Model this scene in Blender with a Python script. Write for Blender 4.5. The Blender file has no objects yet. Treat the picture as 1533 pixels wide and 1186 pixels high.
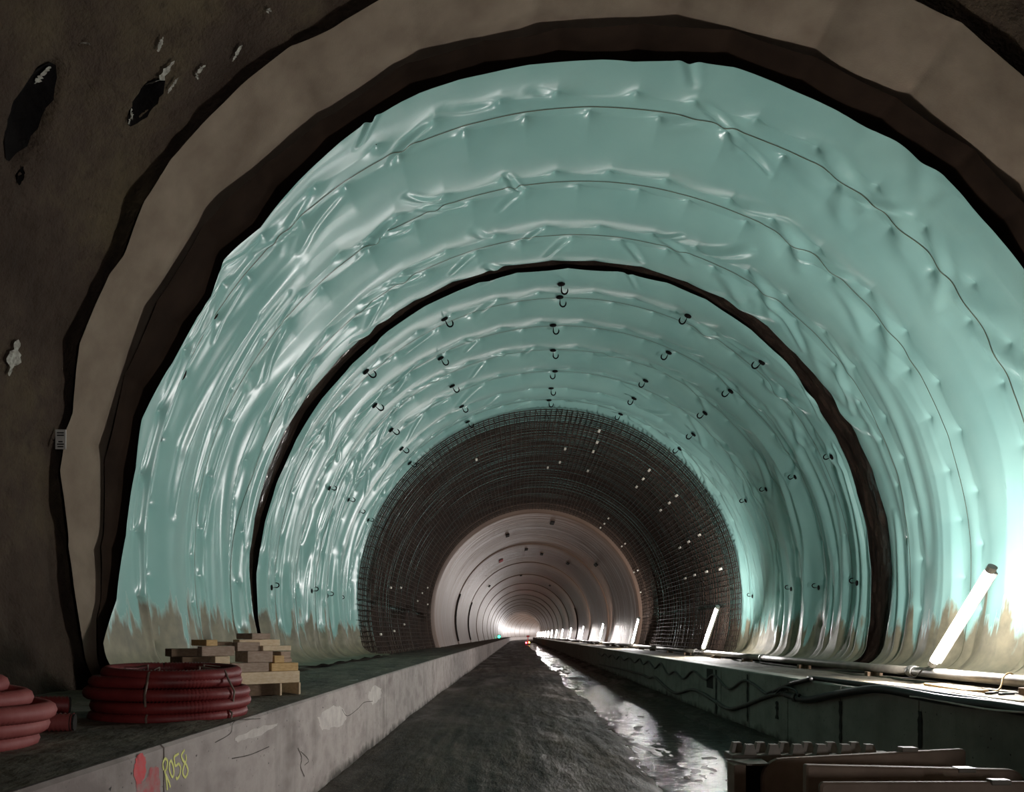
import bpy, math, random
import numpy as np
from mathutils import Vector

random.seed(7)
rng = np.random.default_rng(7)
sc = bpy.context.scene
C = sc.collection
PI = math.pi

# ------------------------------------------------------------------ camera, world, exposure
F, VX, VY = 1150.0, 755.0, 951.0            # focal length and vanishing point of the level camera (1533 x 1186 frame)
CH = 1.6                                     # eye height above the roadway
cam = bpy.data.cameras.new('camera')
cam.sensor_fit = 'HORIZONTAL'; cam.sensor_width = 36.0
cam.lens = F / 1533.0 * 36.0
cam.shift_x = (766.5 - VX) / 1533.0
cam.shift_y = (VY - 593.0) / 1533.0
cam.clip_end = 1000; cam.clip_start = 0.05
co = bpy.data.objects.new('camera', cam); C.objects.link(co)
co.location = (0, 0, CH); co.rotation_euler = (PI / 2, 0, 0)
sc.camera = co
w = bpy.data.worlds.new('tunnel_dark'); sc.world = w; w.use_nodes = True
w.node_tree.nodes['Background'].inputs[0].default_value = (0.02, 0.02, 0.02, 1)
w.node_tree.nodes['Background'].inputs[1].default_value = 0.10
sc.view_settings.view_transform = 'Standard'
try: sc.view_settings.look = 'None'
except Exception: pass
sc.view_settings.gamma = 1.0
sc.view_settings.use_curve_mapping = False
sc.view_settings.exposure = 0.0
sc.cycles.sample_clamp_indirect = 4.0
sc.cycles.max_bounces = 8
sc.cycles.diffuse_bounces = 5
sc.cycles.use_denoising = True
LAMP = 570.0                                 # radiance of the lamp tubes

# ------------------------------------------------------------------ helpers
CX, ZC = 1.05, CH + 0.95                     # tunnel axis
def path(y):
    """sideways drift of the tunnel axis (a slight bend, then a long curve)"""
    y = np.asarray(y, float)
    a = np.where(y < 0, 0, np.where(y < 20, 0.018 * y * y / 40, 0.018 * 10 + 0.018 * (y - 20)))
    return a + np.where(y > 195, (y - 195) ** 2 / 1000.0, 0.0)
def P1(y): return float(path(y))

def vnoise(u, v, seed=0):
    u = np.asarray(u, float); v = np.asarray(v, float)
    iu = np.floor(u).astype(np.int64); iv = np.floor(v).astype(np.int64)
    fu = u - iu; fv = v - iv
    fu = fu * fu * fu * (fu * (fu * 6 - 15) + 10); fv = fv * fv * fv * (fv * (fv * 6 - 15) + 10)
    def h(a, b):
        n = (a * 374761393 + b * 668265263 + seed * 1442695041) & 0x7fffffff
        n = ((n ^ (n >> 13)) * 1274126177) & 0x7fffffff
        n = (n ^ (n >> 16)) & 0xffff
        return n / 65535.0
    return ((h(iu, iv) * (1 - fu) + h(iu + 1, iv) * fu) * (1 - fv) + (h(iu, iv + 1) * (1 - fu) + h(iu + 1, iv + 1) * fu) * fv)
def fbm(u, v, seed=0, oct=3):
    r = 0; a = 1; t = 0
    for i in range(oct):
        r = r + a * vnoise(u * 2 ** i, v * 2 ** i, seed + i * 17); t += a; a *= 0.5
    return r / t

def mesh_np(name, V, Fq, mat=None, parent=None, smooth=True):
    V = np.ascontiguousarray(V, dtype=np.float32).reshape(-1, 3)
    Fq = np.ascontiguousarray(Fq, dtype=np.int32)
    m = bpy.data.meshes.new(name)
    n, k = Fq.shape
    m.vertices.add(len(V)); m.vertices.foreach_set('co', V.ravel())
    m.loops.add(n * k); m.loops.foreach_set('vertex_index', Fq.ravel())
    m.polygons.add(n); m.polygons.foreach_set('loop_start', np.arange(0, n * k, k, dtype=np.int32))
    m.update(calc_edges=True)
    if smooth: m.polygons.foreach_set('use_smooth', np.ones(n, dtype=bool))
    if mat: m.materials.append(mat)
    o = bpy.data.objects.new(name, m); C.objects.link(o)
    if parent: o.parent = parent
    return o
def grid_faces(nu, nv, flip=False, wrap=False):
    """vertices indexed i*nv+j"""
    i, j = np.meshgrid(np.arange(nu - 1), np.arange(nv - (0 if wrap else 1)), indexing='ij')
    j2 = (j + 1) % nv
    a = i * nv + j; b = (i + 1) * nv + j; c = (i + 1) * nv + j2; d = i * nv + j2
    f = np.stack([a, b, c, d], -1).reshape(-1, 4)
    return f[:, ::-1] if flip else f

class MB:
    """collects shapes that belong to one part"""
    def __init__(s): s.v = []; s.f = []
    def add(s, vs, fs):
        o = len(s.v); s.v += [tuple(map(float, p)) for p in vs]; s.f += [tuple(o + i for i in f) for f in fs]; return s
    def frame_box(s, o, a, b, c, bev=0.0):
        """box from corner o along the vectors a, b, c (right handed), edges chamfered by bev"""
        o, a, b, c = (Vector(x) for x in (o, a, b, c))
        ctr = o + (a + b + c) / 2; la, lb, lc = a.length / 2, b.length / 2, c.length / 2
        ua, ub, uc = a.normalized(), b.normalized(), c.normalized()
        if bev <= 0:
            vs = [ctr + ua * x * la + ub * y * lb + uc * z * lc for z in (-1, 1) for y in (-1, 1) for x in (-1, 1)]
            return s.add(vs, [(0, 2, 3, 1), (4, 5, 7, 6), (0, 1, 5, 4), (2, 6, 7, 3), (0, 4, 6, 2), (1, 3, 7, 5)])
        vs = []; idx = {}
        for sx in (-1, 1):
            for sy in (-1, 1):
                for sz in (-1, 1):
                    for ax in range(3):
                        e = [la - bev, lb - bev, lc - bev]; e[ax] = (la, lb, lc)[ax]
                        idx[(sx, sy, sz, ax)] = len(vs)
                        vs.append(ctr + ua * sx * e[0] + ub * sy * e[1] + uc * sz * e[2])
        fs = []
        for ax in range(3):
            o1, o2 = (ax + 1) % 3, (ax + 2) % 3
            for sg in (-1, 1):
                q = []
                for p, r in ((-1, -1), (1, -1), (1, 1), (-1, 1)):
                    k = [0, 0, 0]; k[ax] = sg; k[o1] = p; k[o2] = r; q.append(idx[(*k, ax)])
                fs.append(q if sg > 0 else q[::-1])
            for p in (-1, 1):
                for r in (-1, 1):
                    q = []
                    for sg, fx in ((-1, o1), (1, o1), (1, o2), (-1, o2)):
                        k = [0, 0, 0]; k[ax] = sg; k[o1] = p; k[o2] = r; q.append(idx[(*k, fx)])
                    fs.append(q if p * r > 0 else q[::-1])
        for sx in (-1, 1):
            for sy in (-1, 1):
                for sz in (-1, 1):
                    q = [idx[(sx, sy, sz, a_)] for a_ in range(3)]
                    fs.append(q if sx * sy * sz > 0 else q[::-1])
        return s.add(vs, fs)
    def box(s, x0, x1, y0, y1, z0, z1, bev=0.0):
        return s.frame_box((x0, y0, z0), (x1 - x0, 0, 0), (0, y1 - y0, 0), (0, 0, z1 - z0), bev)
    def tube(s, pts, r, n=8, caps=True):
        V, Fq = tube_arrays(pts, r, n)
        k = len(s.v); s.add(V, Fq)
        if caps:
            m = len(V)
            s.f.append(tuple(k + i for i in range(n))[::-1]); s.f.append(tuple(k + m - n + i for i in range(n)))
        return s
    def prism(s, poly, e):
        """polygon (3D points) extruded by vector e"""
        e = Vector(e); n = len(poly); p = [Vector(q) for q in poly]
        return s.add(p + [q + e for q in p], [tuple(range(n))[::-1], tuple(range(n, 2 * n))] + [(i, (i + 1) % n, n + (i + 1) % n, n + i) for i in range(n)])
    def build(s, name, mat, parent=None, smooth=False, origin=None):
        m = bpy.data.meshes.new(name)
        v = s.v if origin is None else [(p[0] - origin[0], p[1] - origin[1], p[2] - origin[2]) for p in s.v]
        m.from_pydata(v, [], s.f); m.update()
        if smooth: m.polygons.foreach_set('use_smooth', [True] * len(m.polygons))
        m.materials.append(mat)
        o = bpy.data.objects.new(name, m); C.objects.link(o)
        if origin is not None: o.location = origin
        if parent: o.parent = parent
        return o

def tube_arrays(pts, r, n=8):
    p = np.asarray(pts, float); m = len(p)
    r = np.broadcast_to(np.asarray(r, float), (m,))
    t = np.gradient(p, axis=0); t /= np.linalg.norm(t, axis=1)[:, None] + 1e-12
    up = np.array([0, 0, 1.0]) if abs(t[:, 2]).mean() < 0.8 else np.array([0, 1.0, 0])
    a = np.cross(t, up); a /= np.linalg.norm(a, axis=1)[:, None] + 1e-9
    b = np.cross(a, t)
    ang = np.arange(n) / n * 2 * PI
    V = p[:, None, :] + r[:, None, None] * (np.cos(ang)[None, :, None] * a[:, None, :] + np.sin(ang)[None, :, None] * b[:, None, :])
    return V.reshape(-1, 3), grid_faces(m, n, wrap=True, flip=True)

def smooth_path(pts, n=8):
    """Catmull-Rom"""
    p = [np.array(q, float) for q in pts]; p = [2 * p[0] - p[1]] + p + [2 * p[-1] - p[-2]]
    out = []
    for i in range(1, len(p) - 2):
        for k in range(n):
            t = k / n
            out.append(0.5 * (2 * p[i] + (p[i + 1] - p[i - 1]) * t + (2 * p[i - 1] - 5 * p[i] + 4 * p[i + 1] - p[i + 2]) * t * t + (3 * p[i] - p[i - 1] - 3 * p[i + 1] + p[i + 2]) * t ** 3))
    out.append(p[-2]); return out

def empty(name, loc=(0, 0, 0), label=None, cat=None, group=None, kind=None):
    o = bpy.data.objects.new(name, None); C.objects.link(o); o.location = loc
    o.empty_display_size = 0.2
    return tag(o, label, cat, group, kind)
def tag(o, label=None, cat=None, group=None, kind=None):
    if label: o['label'] = label
    if cat: o['category'] = cat
    if group: o['group'] = group
    if kind: o['kind'] = kind
    return o
def keep(o, parent):
    """parent without moving (parents here are unrotated empties)"""
    o.parent = parent; o.location = Vector(o.location) - Vector(parent.location); return o

# ------------------------------------------------------------------ materials
def srgb(r, g, b):
    f = lambda c: (c / 255 / 12.92) if c <= 10.3 else ((c / 255 + 0.055) / 1.055) ** 2.4
    return (f(r), f(g), f(b), 1)
class NT:
    def __init__(s, name):
        s.m = bpy.data.materials.new(name); s.m.use_nodes = True
        s.t = s.m.node_tree; s.n = s.t.nodes; s.p = s.n['Principled BSDF']; s.pos = None
    def new(s, ty, **k):
        x = s.n.new(ty)
        for a, b in k.items(): setattr(x, a, b)
        return x
    def link(s, a, b): s.t.links.new(a, b)
    def coords(s, scale=(1, 1, 1)):
        tc = s.new('ShaderNodeTexCoord'); mp = s.new('ShaderNodeMapping'); mp.inputs['Scale'].default_value = scale
        s.link(tc.outputs['Object'], mp.inputs['Vector']); return mp.outputs['Vector']
    def noise(s, scale, detail=4, vec=None, rough=0.55):
        x = s.new('ShaderNodeTexNoise'); x.inputs['Scale'].default_value = scale; x.inputs['Detail'].default_value = detail
        x.inputs['Roughness'].default_value = rough
        s.link(vec if vec is not None else s.coords(), x.inputs['Vector']); return x.outputs['Fac']
    def ramp(s, fac, stops):
        r = s.new('ShaderNodeValToRGB'); e = r.color_ramp.elements
        while len(e) < len(stops): e.new(0.5)
        for el, (p, c) in zip(e, stops): el.position = p; el.color = c if len(c) == 4 else (*c, 1)
        s.link(fac, r.inputs['Fac']); return r.outputs['Color']
    def mix(s, fac, a, b):
        x = s.new('ShaderNodeMix', data_type='RGBA')
        if isinstance(fac, (int, float)): x.inputs[0].default_value = fac
        else: s.link(fac, x.inputs[0])
        for i, c in ((6, a), (7, b)):
            if isinstance(c, tuple): x.inputs[i].default_value = c
            else: s.link(c, x.inputs[i])
        return x.outputs[2]
    def math(s, op, a, b=None, clamp=False):
        x = s.new('ShaderNodeMath', operation=op); x.use_clamp = clamp
        for i, c in ((0, a), (1, b)):
            if c is None: continue
            if isinstance(c, (int, float)): x.inputs[i].default_value = c
            else: s.link(c, x.inputs[i])
        return x.outputs[0]
    def bump(s, h, strength=0.3, dist=0.02, prev=None):
        b = s.new('ShaderNodeBump'); b.inputs['Strength'].default_value = strength; b.inputs['Distance'].default_value = dist
        s.link(h, b.inputs['Height'])
        if prev is not None: s.link(prev, b.inputs['Normal'])
        s.link(b.outputs['Normal'], s.p.inputs['Normal']); return b.outputs['Normal']
    def xyz(s):
        tc = s.new('ShaderNodeTexCoord'); x = s.new('ShaderNodeSeparateXYZ'); s.link(tc.outputs['Object'], x.inputs[0]); return x.outputs
    def set(s, col=None, rough=None, metal=None, spec=None):
        for k, v in (('Base Color', col), ('Roughness', rough), ('Metallic', metal), ('Specular IOR Level', spec)):
            if v is None: continue
            if isinstance(v, (int, float, tuple)): s.p.inputs[k].default_value = v
            else: s.link(v, s.p.inputs[k])
def simple(name, c1, c2=None, rough=0.6, scale=8, metal=0, bump=0.0, bscale=30, spec=None, stretch=(1, 1, 1), bd=0.01):
    m = NT(name)
    if c2 is None: m.set(c1, rough, metal, spec)
    else:
        n = m.noise(scale, 5, m.coords(stretch)); m.set(m.ramp(n, [(0.3, c1), (0.7, c2)]), rough, metal, spec)
    if bump: m.bump(m.noise(bscale, 5, m.coords(stretch)), bump, bd)
    return m.m

def membrane_mat():
    m = NT('membrane_green')
    n1 = m.noise(0.8, 3)
    green = m.ramp(n1, [(0.25, srgb(138, 182, 176)), (0.75, srgb(155, 196, 188))])
    # mud splashed on the foot of the sheet: ragged tongues that reach up
    t1 = m.noise(3.2, 3, m.coords((0.3, 1, 0.16)))
    t2 = m.noise(9, 4, m.coords((0.5, 1, 0.30)))
    x = m.xyz()
    lim = m.math('ADD', m.math('MULTIPLY', t1, 2.1), m.math('MULTIPLY', t2, 0.7))
    h = m.math('SUBTRACT', m.math('ADD', lim, 0.50), x[2])
    mask = m.math('MULTIPLY', h, 5.0, clamp=True)
    mud = m.ramp(m.noise(5, 5), [(0.3, srgb(104, 92, 72)), (0.7, srgb(138, 126, 100))])
    old = m.math('MULTIPLY', m.math('SUBTRACT', m.noise(1.3, 5), 0.60), 2.2, clamp=True)
    col = m.mix(m.math('MULTIPLY', old, 0.25), green, srgb(140, 150, 120))
    col = m.mix(m.math('MULTIPLY', mask, 0.93), col, mud)
    rough = m.math('ADD', m.math('MULTIPLY', mask, 0.35), 0.26)
    m.set(col, rough, 0, 0.55)
    m.bump(m.noise(9, 3), 0.05, 0.02)
    return m.m
M = {}
M['membrane'] = membrane_mat()
M['seam'] = simple('weld_line', srgb(70, 72, 52), srgb(96, 98, 74), 0.6)
M['film'] = simple('dark_film', srgb(40, 32, 28), srgb(68, 56, 48), 0.18, 3, spec=0.6, bump=0.25, bscale=9, bd=0.03)
M['black_film'] = simple('black_film', srgb(30, 22, 17), srgb(46, 35, 28), 0.9, 2, spec=0.04, bump=0.15, bscale=6, bd=0.03)
M['felt'] = simple('grey_felt', srgb(112, 99, 86), srgb(134, 121, 106), 0.95, 2.2, bump=0.25, bscale=60, spec=0.1)
def rock_mat():
    m = NT('sprayed_concrete')
    c = m.ramp(m.noise(0.7, 7, rough=0.65), [(0.25, srgb(48, 38, 32)), (0.5, srgb(70, 59, 50)), (0.8, srgb(98, 88, 66))])
    c = m.mix(m.math('MULTIPLY', m.math('SUBTRACT', m.noise(7, 6, rough=0.7), 0.5), 2.2, clamp=True), c, srgb(44, 36, 28))
    m.set(c, 0.92, 0, 0.15)
    b = m.bump(m.noise(2.2, 6), 0.9, 0.14); m.bump(m.noise(30, 6), 0.9, 0.03, b)
    return m.m
M['rock'] = rock_mat()
M['rock_dark'] = simple('black_rock', srgb(10, 8, 8), srgb(18, 15, 14), 0.8, 6, spec=0.08, bump=0.5, bscale=14, bd=0.04)  # near-black colour laid over the pockets of the vault
M['mineral'] = simple('white_sinter', srgb(96, 92, 82), srgb(176, 174, 162), 0.7, 24, bump=0.3)
def lining_mat():
    m = NT('cast_concrete_lining')
    x = m.xyz()
    n = m.noise(0.5, 5, m.coords((0.5, 1.6, 0.5)))
    s = m.noise(1.1, 4, m.coords((0.15, 3.0, 0.15)))
    c = m.mix(s, m.ramp(n, [(0.3, srgb(106, 85, 73)), (0.7, srgb(140, 117, 102))]), srgb(118, 97, 83))
    m.set(c, m.math('ADD', m.math('MULTIPLY', n, 0.25), 0.28), 0, 0.5)
    b = m.bump(m.noise(1.0, 3, m.coords((0.2, 2.0, 0.2))), 0.8, 0.10); m.bump(m.noise(20, 4), 0.2, 0.01, b)
    return m.m
M['lining'] = lining_mat()
def kerb_mat(name, a, b):
    m = NT(name)
    n = m.noise(1.1, 6, m.coords((1, 1, 1.6)), 0.6)
    c = m.ramp(n, [(0.30, a), (0.5, b), (0.72, a)])
    st = m.noise(2.0, 4, m.coords((1, 1.5, 0.25)))
    c = m.mix(m.math('MULTIPLY', m.math('SUBTRACT', st, 0.5), 1.6, clamp=True), c, srgb(86, 78, 70))
    pit = m.math('MULTIPLY', m.math('SUBTRACT', m.noise(26, 2), 0.68), 12, clamp=True)
    c = m.mix(pit, c, srgb(50, 46, 42))
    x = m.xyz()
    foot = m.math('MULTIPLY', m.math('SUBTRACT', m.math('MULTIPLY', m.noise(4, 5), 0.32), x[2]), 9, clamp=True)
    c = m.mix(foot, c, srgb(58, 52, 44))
    m.set(c, 0.75, 0, 0.35)
    b = m.bump(m.noise(3, 5), 0.2, 0.03); m.bump(m.noise(60, 3), 0.2, 0.005, b)
    return m.m
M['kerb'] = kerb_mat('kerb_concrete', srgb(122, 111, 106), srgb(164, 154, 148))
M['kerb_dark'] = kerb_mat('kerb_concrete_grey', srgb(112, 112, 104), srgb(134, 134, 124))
M['scar'] = simple('skim_patch', srgb(166, 156, 150), srgb(194, 186, 178), 0.7, 7, bump=0.2)
M['crack'] = simple('crack_shade', srgb(62, 54, 48), srgb(84, 75, 68), 0.9, 10)
M['void'] = simple('dark_cavity', srgb(26, 23, 20), srgb(40, 36, 30), 0.9, 10)
M['ledge'] = simple('muddy_ledge', srgb(56, 49, 39), srgb(112, 103, 86), 0.8, 2.6, bump=0.6, bscale=9, bd=0.04, stretch=(1, 0.5, 1))
def road_mat():
    m = NT('wet_muddy_roadway')
    v = m.coords((1, 0.18, 1))
    n = m.noise(1.6, 7, v, 0.62); k = m.noise(5.5, 5, m.coords((1, 0.1, 1)))
    c = m.ramp(n, [(0.28, srgb(26, 20, 15)), (0.5, srgb(48, 39, 30)), (0.75, srgb(76, 64, 50))])
    c = m.mix(m.math('MULTIPLY', m.math('SUBTRACT', k, 0.48), 3.5, clamp=True), c, srgb(22, 18, 15))
    c = m.mix(m.math('MULTIPLY', m.math('SUBTRACT', m.noise(38, 4, m.coords((1, 0.35, 1))), 0.52), 5, clamp=True), c, srgb(84, 75, 62))
    wet = m.ramp(m.noise(1.1, 5, m.coords((1, 0.3, 1))), [(0.36, (0.36, 0.36, 0.36)), (0.60, (0.75, 0.75, 0.75))])
    m.set(c, wet, 0, 0.35)
    b = m.bump(m.noise(7, 6, m.coords((1, 0.22, 1))), 0.9, 0.04); m.bump(m.noise(45, 4, m.coords((1, 0.5, 1))), 0.8, 0.012, b)
    return m.m
M['road'] = road_mat()
def water_mat():
    m = NT('shallow_muddy_water')
    m.set(srgb(34, 31, 26), 0.06, 0, 0.5); m.p.inputs['IOR'].default_value = 1.33
    b = m.bump(m.noise(6, 4, m.coords((0.6, 1, 1))), 0.7, 0.04)
    m.bump(m.noise(26, 3, m.coords((0.7, 1, 1))), 0.8, 0.015, b)
    return m.m
M['water'] = water_mat()
M['rebar'] = simple('rusty_rebar', srgb(46, 35, 29), srgb(76, 58, 47), 0.75, 3, metal=0.3)
M['spacer'] = simple('white_spacer', srgb(214, 206, 190), srgb(236, 230, 216), 0.5, 5)
M['pipe'] = simple('dusty_steel_pipe', srgb(92, 88, 80), srgb(128, 122, 110), 0.5, 4, metal=0.4, bump=0.1)
M['lamp_body'] = simple('grey_lamp_housing', srgb(150, 150, 146), srgb(170, 170, 166), 0.5, 9)
M['steel'] = simple('galvanised_steel', srgb(120, 118, 112), srgb(150, 148, 142), 0.45, 9, metal=0.6)
M['cable'] = simple('grey_rubber_cable', srgb(58, 56, 52), srgb(88, 85, 78), 0.6, 9)
M['cable_black'] = simple('black_rubber_cable', srgb(24, 23, 22), srgb(44, 42, 38), 0.5, 9)
M['cable_white'] = simple('white_thin_cable', srgb(205, 200, 190), srgb(225, 222, 215), 0.5, 9)
M['hook'] = simple('black_wire', srgb(10, 9, 9), srgb(18, 17, 16), 0.85, 9, spec=0.1)
M['hose'] = simple('red_corrugated_hose', srgb(98, 26, 28), srgb(128, 44, 42), 0.55, 5, bump=0.1)
M['hose_dusty'] = simple('dusty_red_hose', srgb(120, 44, 42), srgb(150, 82, 78), 0.65, 4, bump=0.1)
M['tie'] = simple('grey_tie', srgb(90, 74, 66), srgb(130, 112, 98), 0.6, 9)
def wood(name, a, b):
    m = NT(name); n = m.noise(3, 6, m.coords((6, 6, 18))); k = m.noise(7, 3)
    m.set(m.mix(m.math('MULTIPLY', k, 0.4), m.ramp(n, [(0.3, a), (0.7, b)]), srgb(96, 78, 62)), 0.8, 0, 0.25)
    m.bump(n, 0.25, 0.006); return m.m
M['wood_pale'] = wood('pale_timber', srgb(222, 196, 158), srgb(244, 224, 192))
M['wood_yellow'] = wood('yellow_timber', srgb(206, 168, 108), srgb(236, 202, 148))
M['wood_grey'] = wood('weathered_timber', srgb(160, 138, 120), srgb(190, 170, 152))
M['wood_brown'] = wood('dirty_timber', srgb(96, 78, 60), srgb(128, 108, 88))
M['spray_and_laser_red'] = simple('red_spray_paint_and_laser', srgb(206, 40, 46), srgb(186, 92, 92), 0.7, 22)
M['spray_pink'] = simple('thin_red_spray_paint', srgb(176, 72, 74), srgb(146, 128, 122), 0.75, 18)
M['spray_yellow'] = simple('yellow_spray_paint', srgb(206, 206, 104), srgb(226, 226, 140), 0.7, 20)
M['barrier'] = simple('dirty_barrier_concrete', srgb(122, 104, 90), srgb(152, 134, 118), 0.75, 4, bump=0.35, bscale=24, bd=0.01)
M['barrier_metal'] = simple('worn_grey_metal', srgb(96, 90, 80), srgb(132, 124, 112), 0.5, 7, bump=0.2)
M['tag'] = simple('white_plastic', srgb(190, 190, 186), srgb(215, 215, 210), 0.5, 12)
M['ink'] = simple('dark_print', srgb(26, 26, 26))
def emit(name, col, s):
    m = NT(name); m.set(col, 0.4)
    m.p.inputs['Emission Color'].default_value = col; m.p.inputs['Emission Strength'].default_value = s
    return m.m
M['glow'] = emit('lamp_glow', (1.0, 0.955, 0.94, 1), LAMP)
M['glow_weak'] = emit('weaker_lamp_glow', (1.0, 0.93, 0.89, 1), LAMP * 0.5)
M['green_light'] = emit('green_signal_glow', (0.05, 1.0, 0.45, 1), 6)
M['red_light'] = emit('red_warning_glow', (1.0, 0.04, 0.06, 1), 25)
M['amber_light'] = emit('amber_warning_glow', (1.0, 0.6, 0.15, 1), 8)

# ------------------------------------------------------------------ tunnel cross-section
R0 = 5.50
def sheet_profile(R=R0, zfoot=1.03, flat=0.45, rho=0.52, step=0.01):
    """half cross-section from the crown down to the ledge and inwards on it: arc length, x, z, inward normal"""
    zk = zfoot + 0.8 * rho
    f1 = math.acos((zk - ZC) / R)
    n = int(R * f1 / step); a = np.linspace(0, f1, n)
    x = list(R * np.sin(a)); z = list(ZC + R * np.cos(a)); nx = list(-np.sin(a)); nz = list(-np.cos(a))
    h = -f1                                      # heading while walking down
    px, pz = x[-1], z[-1]
    ang = f1
    while ang < PI - 0.001:
        ang = min(PI, ang + step / rho)
        px += math.cos(ang) * step; pz -= math.sin(ang) * step
        x.append(px); z.append(pz); nx.append(-math.sin(ang)); nz.append(-math.cos(ang))
    for i in range(int(flat / step)):
        px -= step; x.append(px); z.append(pz); nx.append(0.0); nz.append(1.0)
    x, z, nx, nz = map(np.array, (x, z, nx, nz))
    # in the fillet the inside of the bend looks inwards and up
    k = n
    m = len(x) - k
    t = np.clip(np.arange(m) / max(1, int(rho * (PI - f1) / step)), 0, 1)
    a2 = f1 + (PI - f1) * t
    nx[k:] = -np.sin(a2); nz[k:] = np.where(t < 1, -np.cos(a2), 1.0)
    s = np.concatenate([[0], np.cumsum(np.hypot(np.diff(x), np.diff(z)))])
    return s, x, z, nx, nz
PS, PX, PZ, PNX, PNZ = sheet_profile()
SMAX = PS[-1]
S_ARC = 5.5 * math.acos((1.45 - ZC) / 5.5)
def surf(S, Y, D):
    """points of a sheet: arc length S from the crown (negative: west side), station Y, inward offset D"""
    a = np.abs(S); sg = np.where(S < 0, -1.0, 1.0)
    x = np.interp(a, PS, PX); z = np.interp(a, PS, PZ); nx = np.interp(a, PS, PNX); nz = np.interp(a, PS, PNZ)
    return np.stack([CX + path(Y) + sg * (x + nx * D), Y, z + nz * D], -1)
def back(px, py, R=R0):
    """(arc length, station) where a sight line meets the vault of radius R"""
    u = (px - VX) / F; v = (VY - py) / F
    y = 12.0
    for _ in range(30):
        c = CX + P1(y)
        a = u * u + v * v; b = -2 * (u * c + v * (ZC - CH)); d = c * c + (ZC - CH) ** 2 - R * R
        y = 0.5 * y + 0.5 * min(190.0, (-b + math.sqrt(max(0.0, b * b - 4 * a * d))) / (2 * a))
    x = u * y - CX - P1(y); z = v * y + CH - ZC
    return R * math.atan2(x, z), y

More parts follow.
